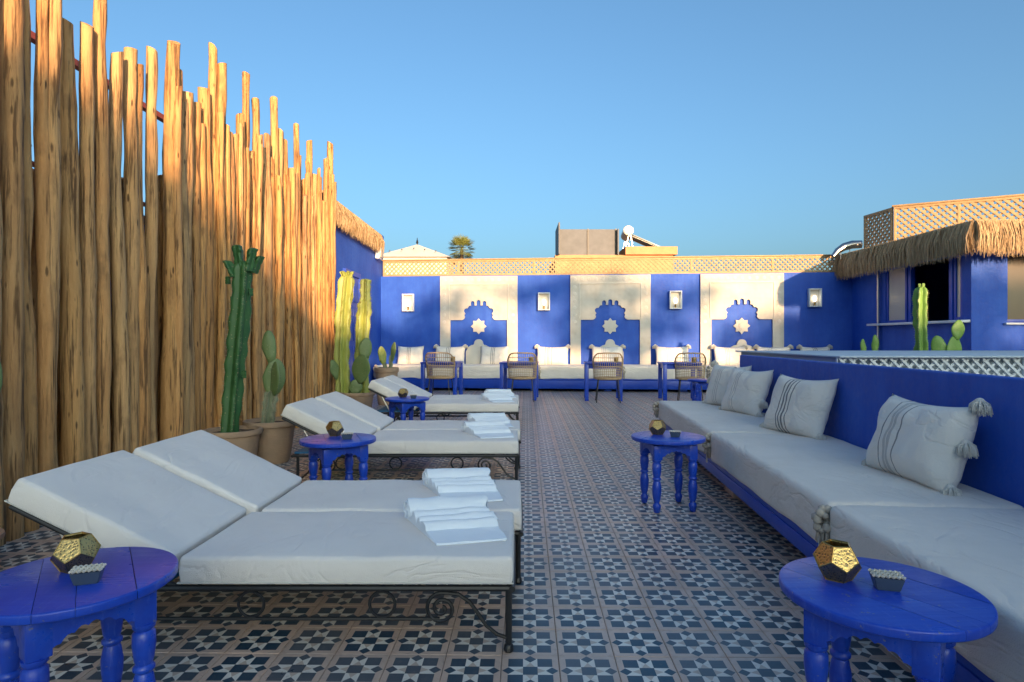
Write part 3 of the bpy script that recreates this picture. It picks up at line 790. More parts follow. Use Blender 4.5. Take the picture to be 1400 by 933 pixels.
def mattress(name, label, hx, hy, hz, loc, rz, group, cat='mattress', mat='linen', seed=0, hem=0.012, r=0.035):
    """long cushion under a draped cloth; local x across, y along"""
    def fn(p):
        z = p.z
        if z > 0: z += .006*wob((p.x, p.y, 0), 3, seed) + .004*wob((p.x, p.y, 0), 9, seed) - .006*(abs(p.y)/hy)**6
        else: z += hem*wob((p.x*.5, p.y, 0), 2.4, seed) + hem*.5*wob((p.x, p.y, 0), 6, seed)
        k = (1 - (p.z/hz))/2
        x = p.x + (.012*wob((0, p.y, p.z), 2.5, seed+3) + .006*wob((0, p.y, p.z*3), 8, seed))*k*(1 if p.x > 0 else -1)*(1 if abs(p.x) > hx*.9 else 0)
        y = p.y
        return (x, y, z)
    t = thing(name, label, cat, loc, rz, group)
    MB().rbox(hx, hy, hz, r, max(6, int(hx*14)), max(10, int(hy*18)), 5, fn, Matrix.Translation((0, 0, hz))).build('cover', mat, t, True, None)
    return t

# ------------------------------------------------------------------ right bench against the low blue wall
RB = (1.93, 0.0); RR = -math.atan(0.067)
def rb(x, y, z=0):
    c, s = math.cos(RR), math.sin(RR)
    return (RB[0] + c*x - s*y, RB[1] + s*x + c*y, z)
pw = thing('low_wall', 'low bright blue wall behind the long cushioned bench', 'wall', rb(0, 0), RR)
def wall_fn(p):
    d = .004*wob(p, 1.6, 2)
    return (p.x + (d if p.x < 0 else 0), p.y, p.z + .004*wob(p, 1.1, 5)*(p.z > 0))
MB().rbox(.035, 3.75, .4825, .010, 2, 60, 8, wall_fn, Matrix.Translation((.035, 2.75, .4825))).build('wall', 'blue_wall', pw, True, None)
bb = thing('plank_bench', 'blue plank bench base on block feet along the low wall', 'bench', rb(-.80, 0), RR)
MB().cbox(.02, .79, .45, 6.72, .205, .252, .005).build('seat_board', 'blue_wood', bb)
MB().cbox(.015, .05, .44, 6.73, .13, .2045, .005).build('front_rail', 'blue_wood', bb)
MB().cbox(.05, .79, 6.69, 6.725, .13, .2045, .005).build('end_rail', 'blue_wood', bb)
for y in (.9, 2.6, 4.42, 6.3):
    MB().cbox(.10, .62, y-.09, y+.09, .095, .2047, .006).build('bracket', 'blue_wood', bb)
    MB().cbox(.12, .58, y-.10, y+.10, 0, .0945, .006).build('block_foot', 'tile', bb)
for i, (y0, y1) in enumerate(((4.46, 6.77), (2.50, 4.45), (.42, 2.49))):
    lab = ('linen covered bench cushion holding two pillows at the open end of the low wall', 'linen covered bench cushion under the dark striped pillow', 'linen covered bench cushion beside the round table with dish and lantern')[i]
    mt = mattress('bench_cushion', lab, .405, (y1-y0)/2, .108, rb(-.405, (y0+y1)/2, .238), RR, 'cushions along the low blue wall', 'cushion', seed=3.1*i+1)
    o = obj('tassel', POM, None, mt, (-.41, -(y1-y0)/2+.0, .135))
    for k in range(2):
        MB().tube([(-.415, -(y1-y0)/2+.01+k*.02, .10), (-.42, -(y1-y0)/2+.012+k*.022, -.02)], .004, 5).build('cord', 'tassel', mt)
    if i == 0:
        o = obj('tassel', POM, None, mt, (-.42, (y1-y0)/2-.02, .14))
PG = 'pillows along the low blue wall'
ang = RR - R(90)
pillow('large cream pillow with grey stripes and three tassels on one side', rb(-.235, 2.98, .445), (R(-19), 0, ang+R(4)), .63, .43, .20, 'pillow0', 1.0, PG, ((-1, -1), (1, 1), (1, 0), (1, -1)))
pillow('cream pillow with dark double stripes in the middle of the low wall', rb(-.25, 4.42, .445), (R(-20), 0, ang+R(17)), .62, .46, .17, 'pillow1', 4.0, PG, ((-1, -1), (1, -1)))
pillow('plain cream pillow with faint stripes propped in front of another', rb(-.26, 5.62, .445), (R(-20), 0, ang+R(18)), .58, .46, .18, 'pillow3', 8.0, PG, ((-1, -1), (1, -1), (1, -.5)))
pillow('cream tasselled pillow half hidden behind another at the wall end', rb(-.25, 6.22, .445), (R(-16), 0, ang+R(25)), .56, .46, .17, 'pillow3', 12.0, PG, ((-1, -1), (-1, 1), (-1, .2)))

# patio well behind the low wall: pale slab on white lattice
sk = thing('patio_well', 'pale flat slab on a white lattice parapet behind the low wall', 'parapet', (2.75, 5.2, 0))
MB().cbox(0, 6.4, 0, 2.5, .972, .987, .004).build('slab', 'ledge', sk)
MB().box(0.04, 6.4, .12, 2.4, 0, .971).build('core', 'well_core', sk)
lattice(sk, 6.4, .10, .970, .012, 4, .088, .021, 'white_paint', True, yoff=.06, fw=.007)

# ------------------------------------------------------------------ back bench, its cushions and pillows
def bp(x, y, z=0):
    c, s = math.cos(BR), math.sin(BR)
    return (BW[0] + c*x - s*y, BW[1] + s*x + c*y, z)
b2 = thing('wall_bench', 'long blue bench base under the panelled wall', 'bench', bp(0, 0), BR)
MB().cbox(.15, 10.35, -.97, -.06, .24, .30, .006).build('seat_board', 'blue_wood', b2)
MB().cbox(.14, 10.36, -.985, -.95, .06, .239, .006).build('front_rail', 'blue_wood', b2)
for k in range(7):
    MB().cbox(.4+k*1.6, .55+k*1.6, -.90, -.12, 0, .2395, .006).build('foot', 'blue_wood', b2)
edges = [.15, 1.95, 3.75, 5.55, 7.35, 9.0, 10.35]
for i in range(6):
    a, b = edges[i], edges[i+1]
    lab = ('cushion in the corner by the blue side wall', 'cushion below the panel beside the side wall', 'cushion between the first two panels', 'cushion below the middle panel', 'cushion between the middle panel and the panel by the hut', 'cushion in the corner by the thatched hut')[i]
    mt = mattress('bench_cushion', 'long linen ' + lab, .46, (b-a)/2-.005, .145, bp((a+b)/2, -.52, .265), BR+R(90), 'cushions of the bench under the panelled wall', 'cushion', seed=2.3*i+20, hem=.022)
    o = obj('tassel', POM, None, mt, (-.47, (b-a)/2-.03, .2)); o.scale = (1.3, 1.3, 1.6)
PB = 'pillows leaning on the panelled wall'
pl = [(.75, .62, 'pillow2', 'cream pillow in the corner by the blue side wall'), (1.68, .72, 'pillow2', 'tasselled cream pillow under the first white panel edge beside the side wall'), (2.72, .68, 'pillow2', 'cream pillow with three black stripes under the first carved star'),
      (4.05, .74, 'pillow0', 'cream pillow between the first and middle panels'), (5.30, .72, 'pillow3', 'cream tasselled pillow under the middle carved star'), (6.75, .76, 'pillow3', 'cream pillow between the middle panel and the next'),
      (8.02, .74, 'pillow3', 'cream pillow under the carved star nearest the hut'), (8.95, .74, 'pillow3', 'cream pillow with one tassel under the last panel edge'), (9.85, .68, 'pillow2', 'striped cream pillow in the corner by the thatched hut')]
for i, (x, w, mt, lab) in enumerate(pl):
    pillow(lab, bp(x, -.24, .535), (R(-14), 0, BR + rnd.uniform(-.12, .12)), w, .47, .18, mt, 20+i*3.3, PB, ((-1, 1), (1, 1)) if i not in (2, 0) else (), True)

# ------------------------------------------------------------------ dining tables and rattan chairs by the back bench
dt = thing('dining_table', 'x', 'table')
MB().cbox(-.35, .35, -.35, .35, .672, .70, .006).build('table_top', 'blue_gloss', dt)
ap = MB()
for s in (-1, 1):
    ap.box(-.27, .27, s*.30-.012, s*.30+.012, .59, .6715); ap.box(s*.30-.0121, s*.30+.0121, -.27, .27, .59, .6714)
ap.build('apron', 'blue_gloss', dt)
for sx in (-1, 1):
    for sy in (-1, 1): MB().cbox(sx*.305-.035, sx*.305+.035, sy*.305-.035, sy*.305+.035, 0, .6718, .005).build('leg', 'blue_gloss', dt)
used = []
TB = [(-1.42, 11.75), (.06, 11.62), (1.62, 11.48), (3.02, 11.36), (4.75, 11.2)]
tl = ('beside the panel near the blue side wall', 'between the first and middle panels', 'in front of the middle panel', 'next after the middle panel', 'partly behind the low wall')
for (x, y), lab in zip(TB, tl):
    place(dt, used, (x, y, 0), BR, 'blue square dining table ' + lab, 'dining tables by the panelled wall')
for i, ((x, y), lab) in enumerate(zip(TB, tl)):
    cup = thing('brass_cup', 'small brass candle cup on the square table ' + lab, 'candle holder', (x+.22, y-.2, .70), 0, 'brass cups on the dining tables')
    MB().lathe([(.035, 0), (.045, .01), (.045, .10), (.040, .10), (.038, .02), (.0, .018)], 14, caps=False).build('cup', 'brass', cup)
    MB().lathe([(.0, .019), (.034, .019), (.034, .07), (.0, .072)], 12, caps=False).build('candle', 'cream', cup)

def make_chair(mat, name='rattan_chair'):
    t = thing(name, 'x', 'chair')
    Rr = .265
    def P(a, z):     # point of the shell: angle from the back, height
        k = (z-.43)/.45
        r = Rr*(0.94 + .10*k); sq = 1.0
        return Vector((math.sin(a)*r*1.0, -math.cos(a)*r*.92 + .02 - .07*k, z))
    def top(a): return .885 - .20*max(0, abs(a)-R(42))**1.4/ (R(60)**1.4) - .05*(abs(a)/R(100))**2
    A = R(104)
    m = MB()
    hoop = [P(-A + 2*A*i/40, top(-A + 2*A*i/40)) for i in range(41)]
    m.tube(hoop, .013, 7); m.build('hoop', mat, t)
    m = MB()
    for i in range(27):
        a = -A + 2*A*i/26
        m.tube([P(a, .43), P(a, .43+(top(a)-.43)*.5), P(a, top(a))], .0045, 5)
    for z, r in ((.44, .012), (.47, .006), (.50, .006), (.53, .006), (.56, .006), (.59, .006), (.62, .006), (.645, .010), (.73, .005), (.80, .006)):
        pts = [P(-A + 2*A*i/36, min(z, top(-A + 2*A*i/36))) for i in range(37)]
        m.tube(pts, r, 5)
    tag(m.build('woven_back', mat, t), None, None, None, 'stuff')
    m = MB(); m.lathe([(.02, .405), (.20, .40), (.255, .415), (.258, .435), (.20, .428), (.02, .42)], 24); m.build('seat', mat, t)
    for sx in (-1, 1):
        for sy in (-1, 1):
            MB().tube([(sx*.17, sy*.15, .41), (sx*.21, sy*.21, 0)], .009, 7).build('leg', 'iron', t)
    MB().tube([(-.19, -.18, .2), (.19, -.18, .2)], .005, 6).build('stretcher', 'iron', t)
    return t
ch = make_chair('rattan'); used = []
for i, ((x, y), lab) in enumerate(zip(TB, tl)):
    place(ch, used, (x + (.02, .05, .03, .10, .05)[i], y - (.42, .42, .42, .36, .42)[i], 0), BR + (0, .06, 0, -.12, .1)[i], 'pale rattan chair at the blue table ' + lab, 'rattan chairs at the dining tables')
ch2 = make_chair('rattan_orange')
ch2.location = (6.3, 11.3, 0); ch2.rotation_euler = (0, 0, .3); ch2['label'] = 'orange brown woven chair in front of the thatched hut corner'

# ------------------------------------------------------------------ round blue side tables
def disc_planks(parent, r, z0, z1, cuts, ang):
    """round top made of boards: circle cut by parallel joints"""
    xs = [-r] + cuts + [r]
    for i in range(len(xs)-1):
        a, b = xs[i] + (.0006 if i else 0), xs[i+1] - (.0006 if i < len(xs)-2 else 0)
        n = 26; top = []; bot = []
        for k in range(n+1):
            x = a + (b-a)*(.5 - .5*math.cos(math.pi*k/n)); h = math.sqrt(max(0, r*r-x*x)); top.append((x, h)); bot.append((x, -h))
        poly = bot + list(reversed(top))
        cl = []
        for p in poly:
            if not cl or (abs(p[0]-cl[-1][0]) + abs(p[1]-cl[-1][1])) > 1e-4: cl.append(p)
        if abs(cl[0][0]-cl[-1][0]) + abs(cl[0][1]-cl[-1][1]) < 1e-4: cl.pop()
        bm = bmesh.new()
        lo = [bm.verts.new((x, y, z0)) for x, y in cl]; f = bm.faces.new(lo); ret = bmesh.ops.extrude_face_region(bm, geom=[f])
        for v in ret['geom']:
            if isinstance(v, bmesh.types.BMVert): v.co.z = z1
        bmesh.ops.recalc_face_normals(bm, faces=bm.faces)
        rim = [e for e in bm.edges if abs(e.verts[0].co.z - e.verts[1].co.z) < 1e-6 and (e.verts[0].co.xy.length > r*.995 and e.verts[1].co.xy.length > r*.995) and abs(e.verts[0].co.x-e.verts[1].co.x) + abs(e.verts[0].co.y-e.verts[1].co.y) < .08]
        bmesh.ops.bevel(bm, geom=rim, offset=.006, segments=3, affect='EDGES', profile=.5)
        m = MB(); m.from_bm(bm, rotz(ang)); m.build('plank', 'blue_gloss', parent, True, 40)
def make_side_table(ang=0.5):
    t = thing('side_table', 'x', 'side table')
    tp = MB().cbox(-.13, .13, -.13, .13, .440, .4535, .003).build('table_top', 'blue_gloss', t)
    disc_planks(tp, .243, .4538, .480, [-.085, .0, .13], ang)
    rr = .192
    cs = [Vector((rr*math.cos(R(-90+90*k)), rr*math.sin(R(-90+90*k)), 0)) for k in range(4)]
    prof = [(.014, 0), (.020, .004), (.022, .022), (.026, .035), (.026, .050), (.018, .060), (.017, .066), (.024, .090), (.029, .130), (.030, .165), (.024, .200), (.020, .208), (.028, .216), (.028, .224), (.021, .232), (.025, .245), (.030, .285), (.029, .318), (.022, .326), (.029, .334), (.029, .345)]
    for k in range(4):
        a, b = cs[k], cs[(k+1) % 4]; L = (b-a).length; e = (b-a).normalized(); nrm = Vector((e.y, -e.x, 0))
        low = [(0.0, .340), (.030, .340)]
        n = 7; w = (L-.06)/n
        for q in range(n):     # small scallops rising to an arch
            for s in range(1, 5):
                f = (q + s/4)/n; arch = .340 + .055*math.sin(math.pi*f)**.8
                low.append((.03 + (L-.06)*f, arch + .008*abs(math.sin(math.pi*(s/4)))))
        low += [(L-.0, .340)]
        poly = low + [(L, .4395), (0, .4395)]
        mat = Matrix(((e.x, nrm.x, 0, a.x), (e.y, nrm.y, 0, a.y), (0, 0, 1, 0), (0, 0, 0, 1)))
        MB().prism(poly, -.010, .010, mat).build('apron', 'blue_gloss', t, False, recalc=True)
        leg = MB().lathe(prof, 18, Matrix.Translation(cs[k]*.90)); leg.build('leg', 'blue_gloss', t, True, 50)
        MB().cbox(-.028, .028, -.028, .028, .345, .4392, .003, Matrix.Translation(cs[k]*.875) @ rotz(R(45+90*k))).build('leg_block', 'blue_gloss', t)
    return t
sdt = make_side_table(); used = []
TG = 'round blue side tables'
place(sdt, used, (-1.205, 1.68, 0), R(6), 'round blue side table beside the lounger pair farthest from the panelled wall', TG)
place(sdt, used, (.950, 1.60, 0), R(4), 'round blue side table in front of the bench cushion without pillows', TG)
place(sdt, used, (1.02, 4.12, 0), R(52), 'round blue side table by the middle bench cushion with dark striped pillow', TG)
place(sdt, used, (-1.17, 4.02, 0), R(-8), 'round blue side table between the first and second lounger pairs', TG)
place(sdt, used, (-1.21, 6.78, 0), R(-4), 'round blue side table between the second and third lounger pairs', TG)
place(sdt, used, (3.02, 9.9, 0), R(40), 'round blue side table beyond the open end of the low wall', TG)

def lantern_mesh():
    ph = (1+5**.5)/2; v = []
    for a in (-1, 1):
        for b in (-1, 1):
            for c in (-1, 1): v.append((a, b, c))
            v += [(0, a/ph, b*ph), (a/ph, b*ph, 0), (a*ph, 0, b/ph)]
    bm = bmesh.new()
    for p in v: bm.verts.new(Vector(p)/3**.5*.059)
    bmesh.ops.convex_hull(bm, input=list(bm.verts))
    bmesh.ops.dissolve_limit(bm, angle_limit=R(3), verts=list(bm.verts), edges=list(bm.edges))
    bm.faces.ensure_lookup_table()
    f0 = bm.faces[0]; q = f0.normal.rotation_difference(Vector((0, 0, 1))).to_matrix().to_4x4()
    bmesh.ops.transform(bm, matrix=q, verts=bm.verts)
    bm.normal_update()
    topf = max(bm.faces, key=lambda f: f.calc_center_median().z)
    bmesh.ops.delete(bm, geom=[topf], context='FACES_ONLY')
    zmin = min(v.co.z for v in bm.verts)
    bmesh.ops.translate(bm, vec=(0, 0, -zmin), verts=bm.verts)
    outer = bm.copy()
    bmesh.ops.solidify(bm, geom=list(bm.faces), thickness=.003)
    bmesh.ops.bevel(bm, geom=[e for e in bm.edges if e.calc_length() > .02], offset=.0012, segments=1, affect='EDGES')
    m = MB(); m.from_bm(bm)
    return m, outer
def make_lantern():
    t = thing('candle_lantern', 'x', 'lantern')
    m, outer = lantern_mesh(); m.build('shell', 'gold', t, False)
    rim = MB()
    for e in outer.edges: rim.tube([e.verts[0].co, e.verts[1].co], .0017, 6)
    outer.free()
    rim.build('edge_wire', 'brass', t)
    MB().lathe([(.018, .003), (.018, .030), (.016, .033), (.002, .033)], 14).build('candle', 'cream', t)
    return t
def make_dish():
    t = thing('small_dish', 'x', 'dish')
    def ring(hx, hy, z): return [(-hx, -hy, z), (hx, -hy, z), (hx, hy, z), (-hx, hy, z)]
    m = MB(); vs = ring(.027, .017, 0) + ring(.036, .025, .034) + ring(.033, .022, .034) + ring(.026, .016, .006)
    fs = [(3, 2, 1, 0)]
    for k in range(3):
        for i in range(4):
            j = (i+1) % 4; fs.append((k*4+i, k*4+j, k*4+4+j, k*4+4+i))
    fs.append((12, 13, 14, 15)); m.add(vs, fs)
    bm = bmesh.new(); me = m.mesh('d', False); bm.from_mesh(me); bmesh.ops.bevel(bm, geom=list(bm.edges), offset=.002, segments=2, affect='EDGES')
    m = MB(); m.from_bm(bm); m.build('bowl', 'dish', t, True, 50)
    for k in range(3):       # crimped cream ribbons across the mouth
        y = -.018 + k*.018
        pts = [(-.036 + .072*i/24, y + .007*math.sin(i*math.pi/2), .038) for i in range(25)]
        MB().tube(pts, .0036, 6).build('crimped_edge', 'cream', t)
    return t
ln = make_lantern(); dsh = make_dish(); u1, u2 = [], []
for (lx, ly, a), (dx, dy, b), lab in (((-1.245, 1.73, .5), (-1.145, 1.635, .35), 'the table by the first lounger'), ((.872, 1.665, .25), (.965, 1.595, -.25), 'the table by the bare bench cushion'),
     ((.965, 4.19, .1), (1.055, 4.07, -.2), 'the table by the dark striped pillow'), ((-1.225, 4.13, .9), (-1.10, 3.98, .2), 'the table between first and second lounger pairs'), ((-1.27, 6.86, .3), (-1.13, 6.72, .1), 'the table between second and third lounger pairs')):
    place(ln, u1, (lx, ly, .480), a, 'faceted pierced gold candle lantern on ' + lab, 'gold lanterns on the side tables')
    place(dsh, u2, (dx, dy, .480), b, 'small slate dish with crimped cream rim on ' + lab, 'small dishes on the side tables')

# ------------------------------------------------------------------ iron sun loungers with canvas cushions
def spiral(cx, cz, r0, r1, a0, turns, n=34):
    return [(cx + (r0+(r1-r0)*i/n)*math.cos(a0+turns*2*math.pi*i/n), cz + (r0+(r1-r0)*i/n)*math.sin(a0+turns*2*math.pi*i/n)) for i in range(n+1)]
BA = math.atan2(.285, .59)
def cushion(hx, hy, hz, seed):
    def fn(p):
        top = p.z > 0
        ex, ey = abs(p.x)/hx, abs(p.y)/hy
        z = p.z + ((.005 + .010*wob((p.x, p.y, 0), 2.6, seed))*(1-ex**4)*(1-ey**4) + .005*wob((p.x, p.y, 0), 6, seed) if top else 0)
        y = p.y + (.004*wob((p.x, 0, p.z), 4, seed) + .006*(1-(p.z/hz)**2))*(1 if p.y > 0 else -1)*(ey > .9)
        x = p.x + .005*(1-(p.z/hz)**2)*(1 if p.x > 0 else -1)*(ex > .95)
        return (x, y, z)
    return fn
def make_lounger():
    t = thing('sun_lounger', 'x', 'sun lounger')
    W = .595
    fr = MB()
    fr.tube([(-1.74, .012, .228), (0, .012, .228)], .012, 8); fr.tube([(-1.74, W-.012, .228), (0, W-.012, .228)], .012, 8)
    fr.tube([(0, .0, .228), (0, W, .228)], .0122, 8); fr.tube([(-1.74, 0, .228), (-1.74, W, .228)], .0122, 8)
    for k in range(5): fr.tube([(-1.15+k*.27, .012, .226), (-1.15+k*.27, W-.012, .226)], .006, 6)
    fr.build('frame', 'iron', t)
    for x in (-.012, -1.70):
        for y in (.012, W-.012):
            l = MB().tube([(x, y, .228), (x, y, .02)], .012, 8).build('leg', 'iron', t)
            MB().lathe([(.015, 0), (.019, .006), (.016, .024), (.012, .028)], 10, Matrix.Translation((x, y, 0))).build('foot', 'iron', l)
    for y in (.012, W-.012):
        MB().tube([(-1.44, y, .118), (-.262, y, .118)], .007, 7).build('lower_rail', 'iron', t)
        for cx in (-1.36, -.945, -.47):
            MB().tube([(cx + .046*math.cos(2*math.pi*i/22), y, .170 + .046*math.sin(2*math.pi*i/22)) for i in range(22)], .006, 6, True).build('ring', 'iron', t)
        for sgn, x0 in ((1, -.02), (-1, -1.70)):
            pts = [(x0, .05), (x0 - sgn*.035, .062), (x0 - sgn*.075, .095), (x0 - sgn*.105, .140), (x0 - sgn*.135, .180), (x0 - sgn*.175, .207)]
            sp = spiral(-.235, .154, .060, .008, R(70), 2.0)
            pts += [(x0 + sgn*(x), z) for x, z in sp]
            MB().tube([(x, y, z) for x, z in pts], .007, 7).build('scroll', 'iron', t)
    # back section hinged at x = -1.21
    mb = Matrix.Translation((-1.215, 0, .240)) @ Matrix.Rotation(BA, 4, 'Y')
    bf = MB()
    bf.tube([(0, .02, -.012), (-.665, .02, -.012), (-.665, W-.02, -.012), (0, W-.02, -.012)], .011, 8, mat=mb)
    for k in range(3): bf.tube([(-.15-k*.17, .02, -.012), (-.15-k*.17, W-.02, -.012)], .006, 6, mat=mb)
    bf.build('back_frame', 'iron', t)
    e = mb @ Vector((-.50, .08, -.02))
    for y in (.05, W-.05):
        MB().tube([(e.x, y, e.z), (-1.56, y, .23)], .008, 7).build('prop', 'steel', t)
    MB().cbox(-1.735, -1.25, .03, W-.03, .2405, .254, .003).build('support_board', 'teal', t)
    sc = MB().rbox(.600, .296, .051, .015, 12, 8, 2, cushion(.606, .299, .052, 1), Matrix.Translation((-.600, .298, .293))).build('seat_cushion', 'canvas', t, True, None)
    bc = MB().rbox(.316, .296, .051, .015, 8, 8, 2, cushion(.316, .299, .052, 4), mb @ Matrix.Translation((-.366, .298, .053))).build('back_cushion', 'canvas', t, True, None)
    def piping(hx, z):
        return [(sx*hx, sy*.300, z) for sx, sy in ((-1, -1), (1, -1), (1, 1), (-1, 1))]
    for hx, mt_, par in ((.605, Matrix.Translation((-.600, .298, .293)), sc), (.318, mb @ Matrix.Translation((-.366, .298, .053)), bc)):
        for z in (-.042,):
            MB().tube(piping(hx, z), .0032, 6, True, mat=mt_).build('piping', 'canvas_pipe', par)
    return t
lg = make_lounger(); used = []
LG = 'canvas sun loungers in pairs beside the pole fence'
LP = [(-.016, 2.205, 'canvas sun lounger right behind a side table, farthest from the dining tables'), (.020, 2.828, 'canvas sun lounger nearer the potted cacti in the pair farthest from the dining tables'),
      (.012, 4.72, 'canvas sun lounger of the middle pair, beside a side table'), (.030, 5.345, 'canvas sun lounger of the middle pair, on its dining table side'),
      (.020, 7.45, 'canvas sun lounger beside a side table in the pair nearest the dining tables'), (.03, 8.075, 'canvas sun lounger closest of all to the dining tables')]
for x, y, lab in LP: place(lg, used, (x, y, 0), rnd.uniform(-.004, .004), 'cream ' + lab, LG)

# ------------------------------------------------------------------ towels: a roll with folds fanned out in front
def towel_mesh(seed):
    prof = []
    r = .046
    for a in range(200, 19, -15): prof.append((r + r*math.cos(R(a)), r + r*math.sin(R(a))))
    t0 = 2*r + .004
    for w, h in ((.060, .064), (.058, .058), (.054, .050)):
        for a in range(172, 5, -16):
            prof.append((t0 + w/2 - w/2*math.cos(R(180-a))*-1 if False else t0 + w/2 + w/2*math.cos(R(a)), .012 + (h-.012)*math.sin(R(a))))
        t0 += w + .002
    prof += [(t0+.02, .016), (t0+.07, .012), (t0+.125, .008), (t0+.127, .001)]
    base = [(.0, .002)]
    n = len(prof); K = 14; m = MB(); L = .345
    for k in range(K+1):
        s = k/K
        for i, (t, z) in enumerate(prof):
            off = t*.26 + .012*noise.noise((t*20, seed, s*1.5))        # folds step sideways
            sx = off + L*s*(1 - .55*t + .06*noise.noise((i*.35, seed, 2)))
            zz = z*(1 + .10*noise.noise((t*9, s*3, seed))) + .003*noise.noise((s*6, t*25, seed))
            m.v.append((sx, -t*.98 + .01*noise.noise((s*2, seed, 1)), max(.001, zz)))
        m.v.append((.0 + prof[-1][0]*.33*.0 + L*s, .004, .0)); m.v.append((prof[-1][0]*.26 + L*s*(1-.55*prof[-1][0]), -prof[-1][0]*.98, .0))
    w = n+2
    for k in range(K):
        for i in range(n-1):
            m.f.append((k*w+i, k*w+i+1, (k+1)*w+i+1, (k+1)*w+i))
        m.f.append((k*w+n, k*w, (k+1)*w, (k+1)*w+n)); m.f.append((k*w+n-1, k*w+n+1, (k+1)*w+n+1, (k+1)*w+n-1)); m.f.append((k*w+n+1, k*w+n, (k+1)*w+n, (k+1)*w+n+1))
    m.f.append(tuple([n+1] + list(range(n-1, -1, -1)) + [n])); b = K*w
    m.f.append(tuple([b+n] + [b+i for i in range(n)] + [b+n+1]))
    return m
def towel(label, loc, rz, seed):
    t = thing('towel', label, 'towel', loc, rz, 'fanned towels on the lounger foot ends')
    towel_mesh(seed).build('cloth', 'towel', t, True, 50, recalc=True)
    m = MB(); sp = spiral(.043, .043, .040, .004, R(200), -2.6, 50)
    m.tube([(.26*x - .002, -x*.98, z) for x, z in sp], .0042, 6); m.build('roll_end', 'towel', t)
TW = [(-.49, 2.68, .22), (-.50, 3.28, .18), (-.46, 5.18, .20), (-.46, 5.78, .15), (-.46, 7.92, .18), (-.44, 8.48, .22)]
for i, (x, y, a) in enumerate(TW):
    towel('white fanned towel on the ' + ('first', 'second', 'third', 'fourth', 'fifth', 'sixth')[i] + ' lounger, counting towards the dining tables', (x, y, .3475), a, i*2.7)

# ------------------------------------------------------------------ potted cacti
def pot(parent, r, h, mat='terracotta'):
    prof = [(r*.70, 0), (r*.78, h*.12), (r*.88, h*.5), (r*.94, h*.80), (r*.95, h*.86), (r*1.04, h*.88), (r*1.06, h*.94), (r*1.04, h), (r*.93, h), (r*.90, h*.90), (r*.2, h*.90)]
    m = MB(); m.lathe(prof, 36)
    m.v = [(x*(1+.02*noise.noise((x*4, y*4, z*3))), y*(1+.02*noise.noise((x*4, y*4, z*3+5))), z) for x, y, z in m.v]
    m.build('pot', mat, parent, True, 50)
    s = MB(); s.lathe([(.01, h*.93), (r*.4, h*.935), (r*.90, h*.91), (r*.90, h*.86), (.01, h*.86)], 24); s.v = [(x, y, z + (.012*noise.noise((x*20, y*20, 1)) if z > h*.9 else 0)) for x, y, z in s.v]
    s.build('soil', 'soil', parent, True, None)
def column(parent, path, rad, ribs, mat, seed, name='stem', scal=9):
    """ribbed succulent stem with wavy ribs along a path of (x, y, z)"""
    P = [Vector(p) for p in path]; seg = 44; n = ribs*8; m = MB()
    tot = len(P)-1
    for i in range(seg+1):
        t = i/seg; f = t*tot; k = min(int(f), tot-1); c = P[k].lerp(P[k+1], f-k)
        taper = 1.0 if t < .93 else math.sqrt(max(0.0, 1-((t-.93)/.075)**2))
        w = 1 + .10*noise.noise((seed, t*4, 0))
        for j in range(n):
            a = 2*math.pi*j/n + .5*seed + .25*math.sin(t*5+seed)
            ph = abs(math.cos(ribs*a/2 - ribs*.25*seed))
            ridge = (ph)**2.2
            sc = 1 + .07*math.sin(t*scal*6.283 + 1.7*int(j/8) + seed)*ridge + .20*noise.noise((seed+int((j+4)/8)*3, t*9, 1))*ridge
            rr = rad*w*taper*(.50 + .52*ridge)*sc
            m.v.append((c.x + rr*math.cos(a), c.y + rr*math.sin(a), c.z))
    for i in range(seg):
        for j in range(n): m.f.append((i*n+j, i*n+(j+1) % n, (i+1)*n+(j+1) % n, (i+1)*n+j))
    m.f.append(tuple(range(n-1, -1, -1))); m.f.append(tuple(range(seg*n, seg*n+n)))
    o = m.build(name, mat, parent, True, 60)
    if rad > .05:
        sp = MB()
        for i in range(1, seg-1):
            f = i/seg*tot; k = min(int(f), tot-1); c = P[k].lerp(P[k+1], f-k)
            for j in range(n):
                v = Vector(m.v[i*n+j]); a_, b_ = Vector(m.v[i*n+(j-1) % n]), Vector(m.v[i*n+(j+1) % n])
                dd = (v-c).length
                if dd < (a_-c).length or dd < (b_-c).length or dd < rad*.7: continue
                d = (v-c).normalized()
                for q in range(3):
                    e = (d + Vector((rnd.gauss(0, .5), rnd.gauss(0, .5), rnd.gauss(0, .5)))).normalized()
                    sp.tube([v-d*.002, v+e*rnd.uniform(.010, .022)], [.0011, .0004], 3, caps=False)
        if sp.v: tag(sp.build('spines', 'spines', o, False), None, None, None, 'stuff')
    return o
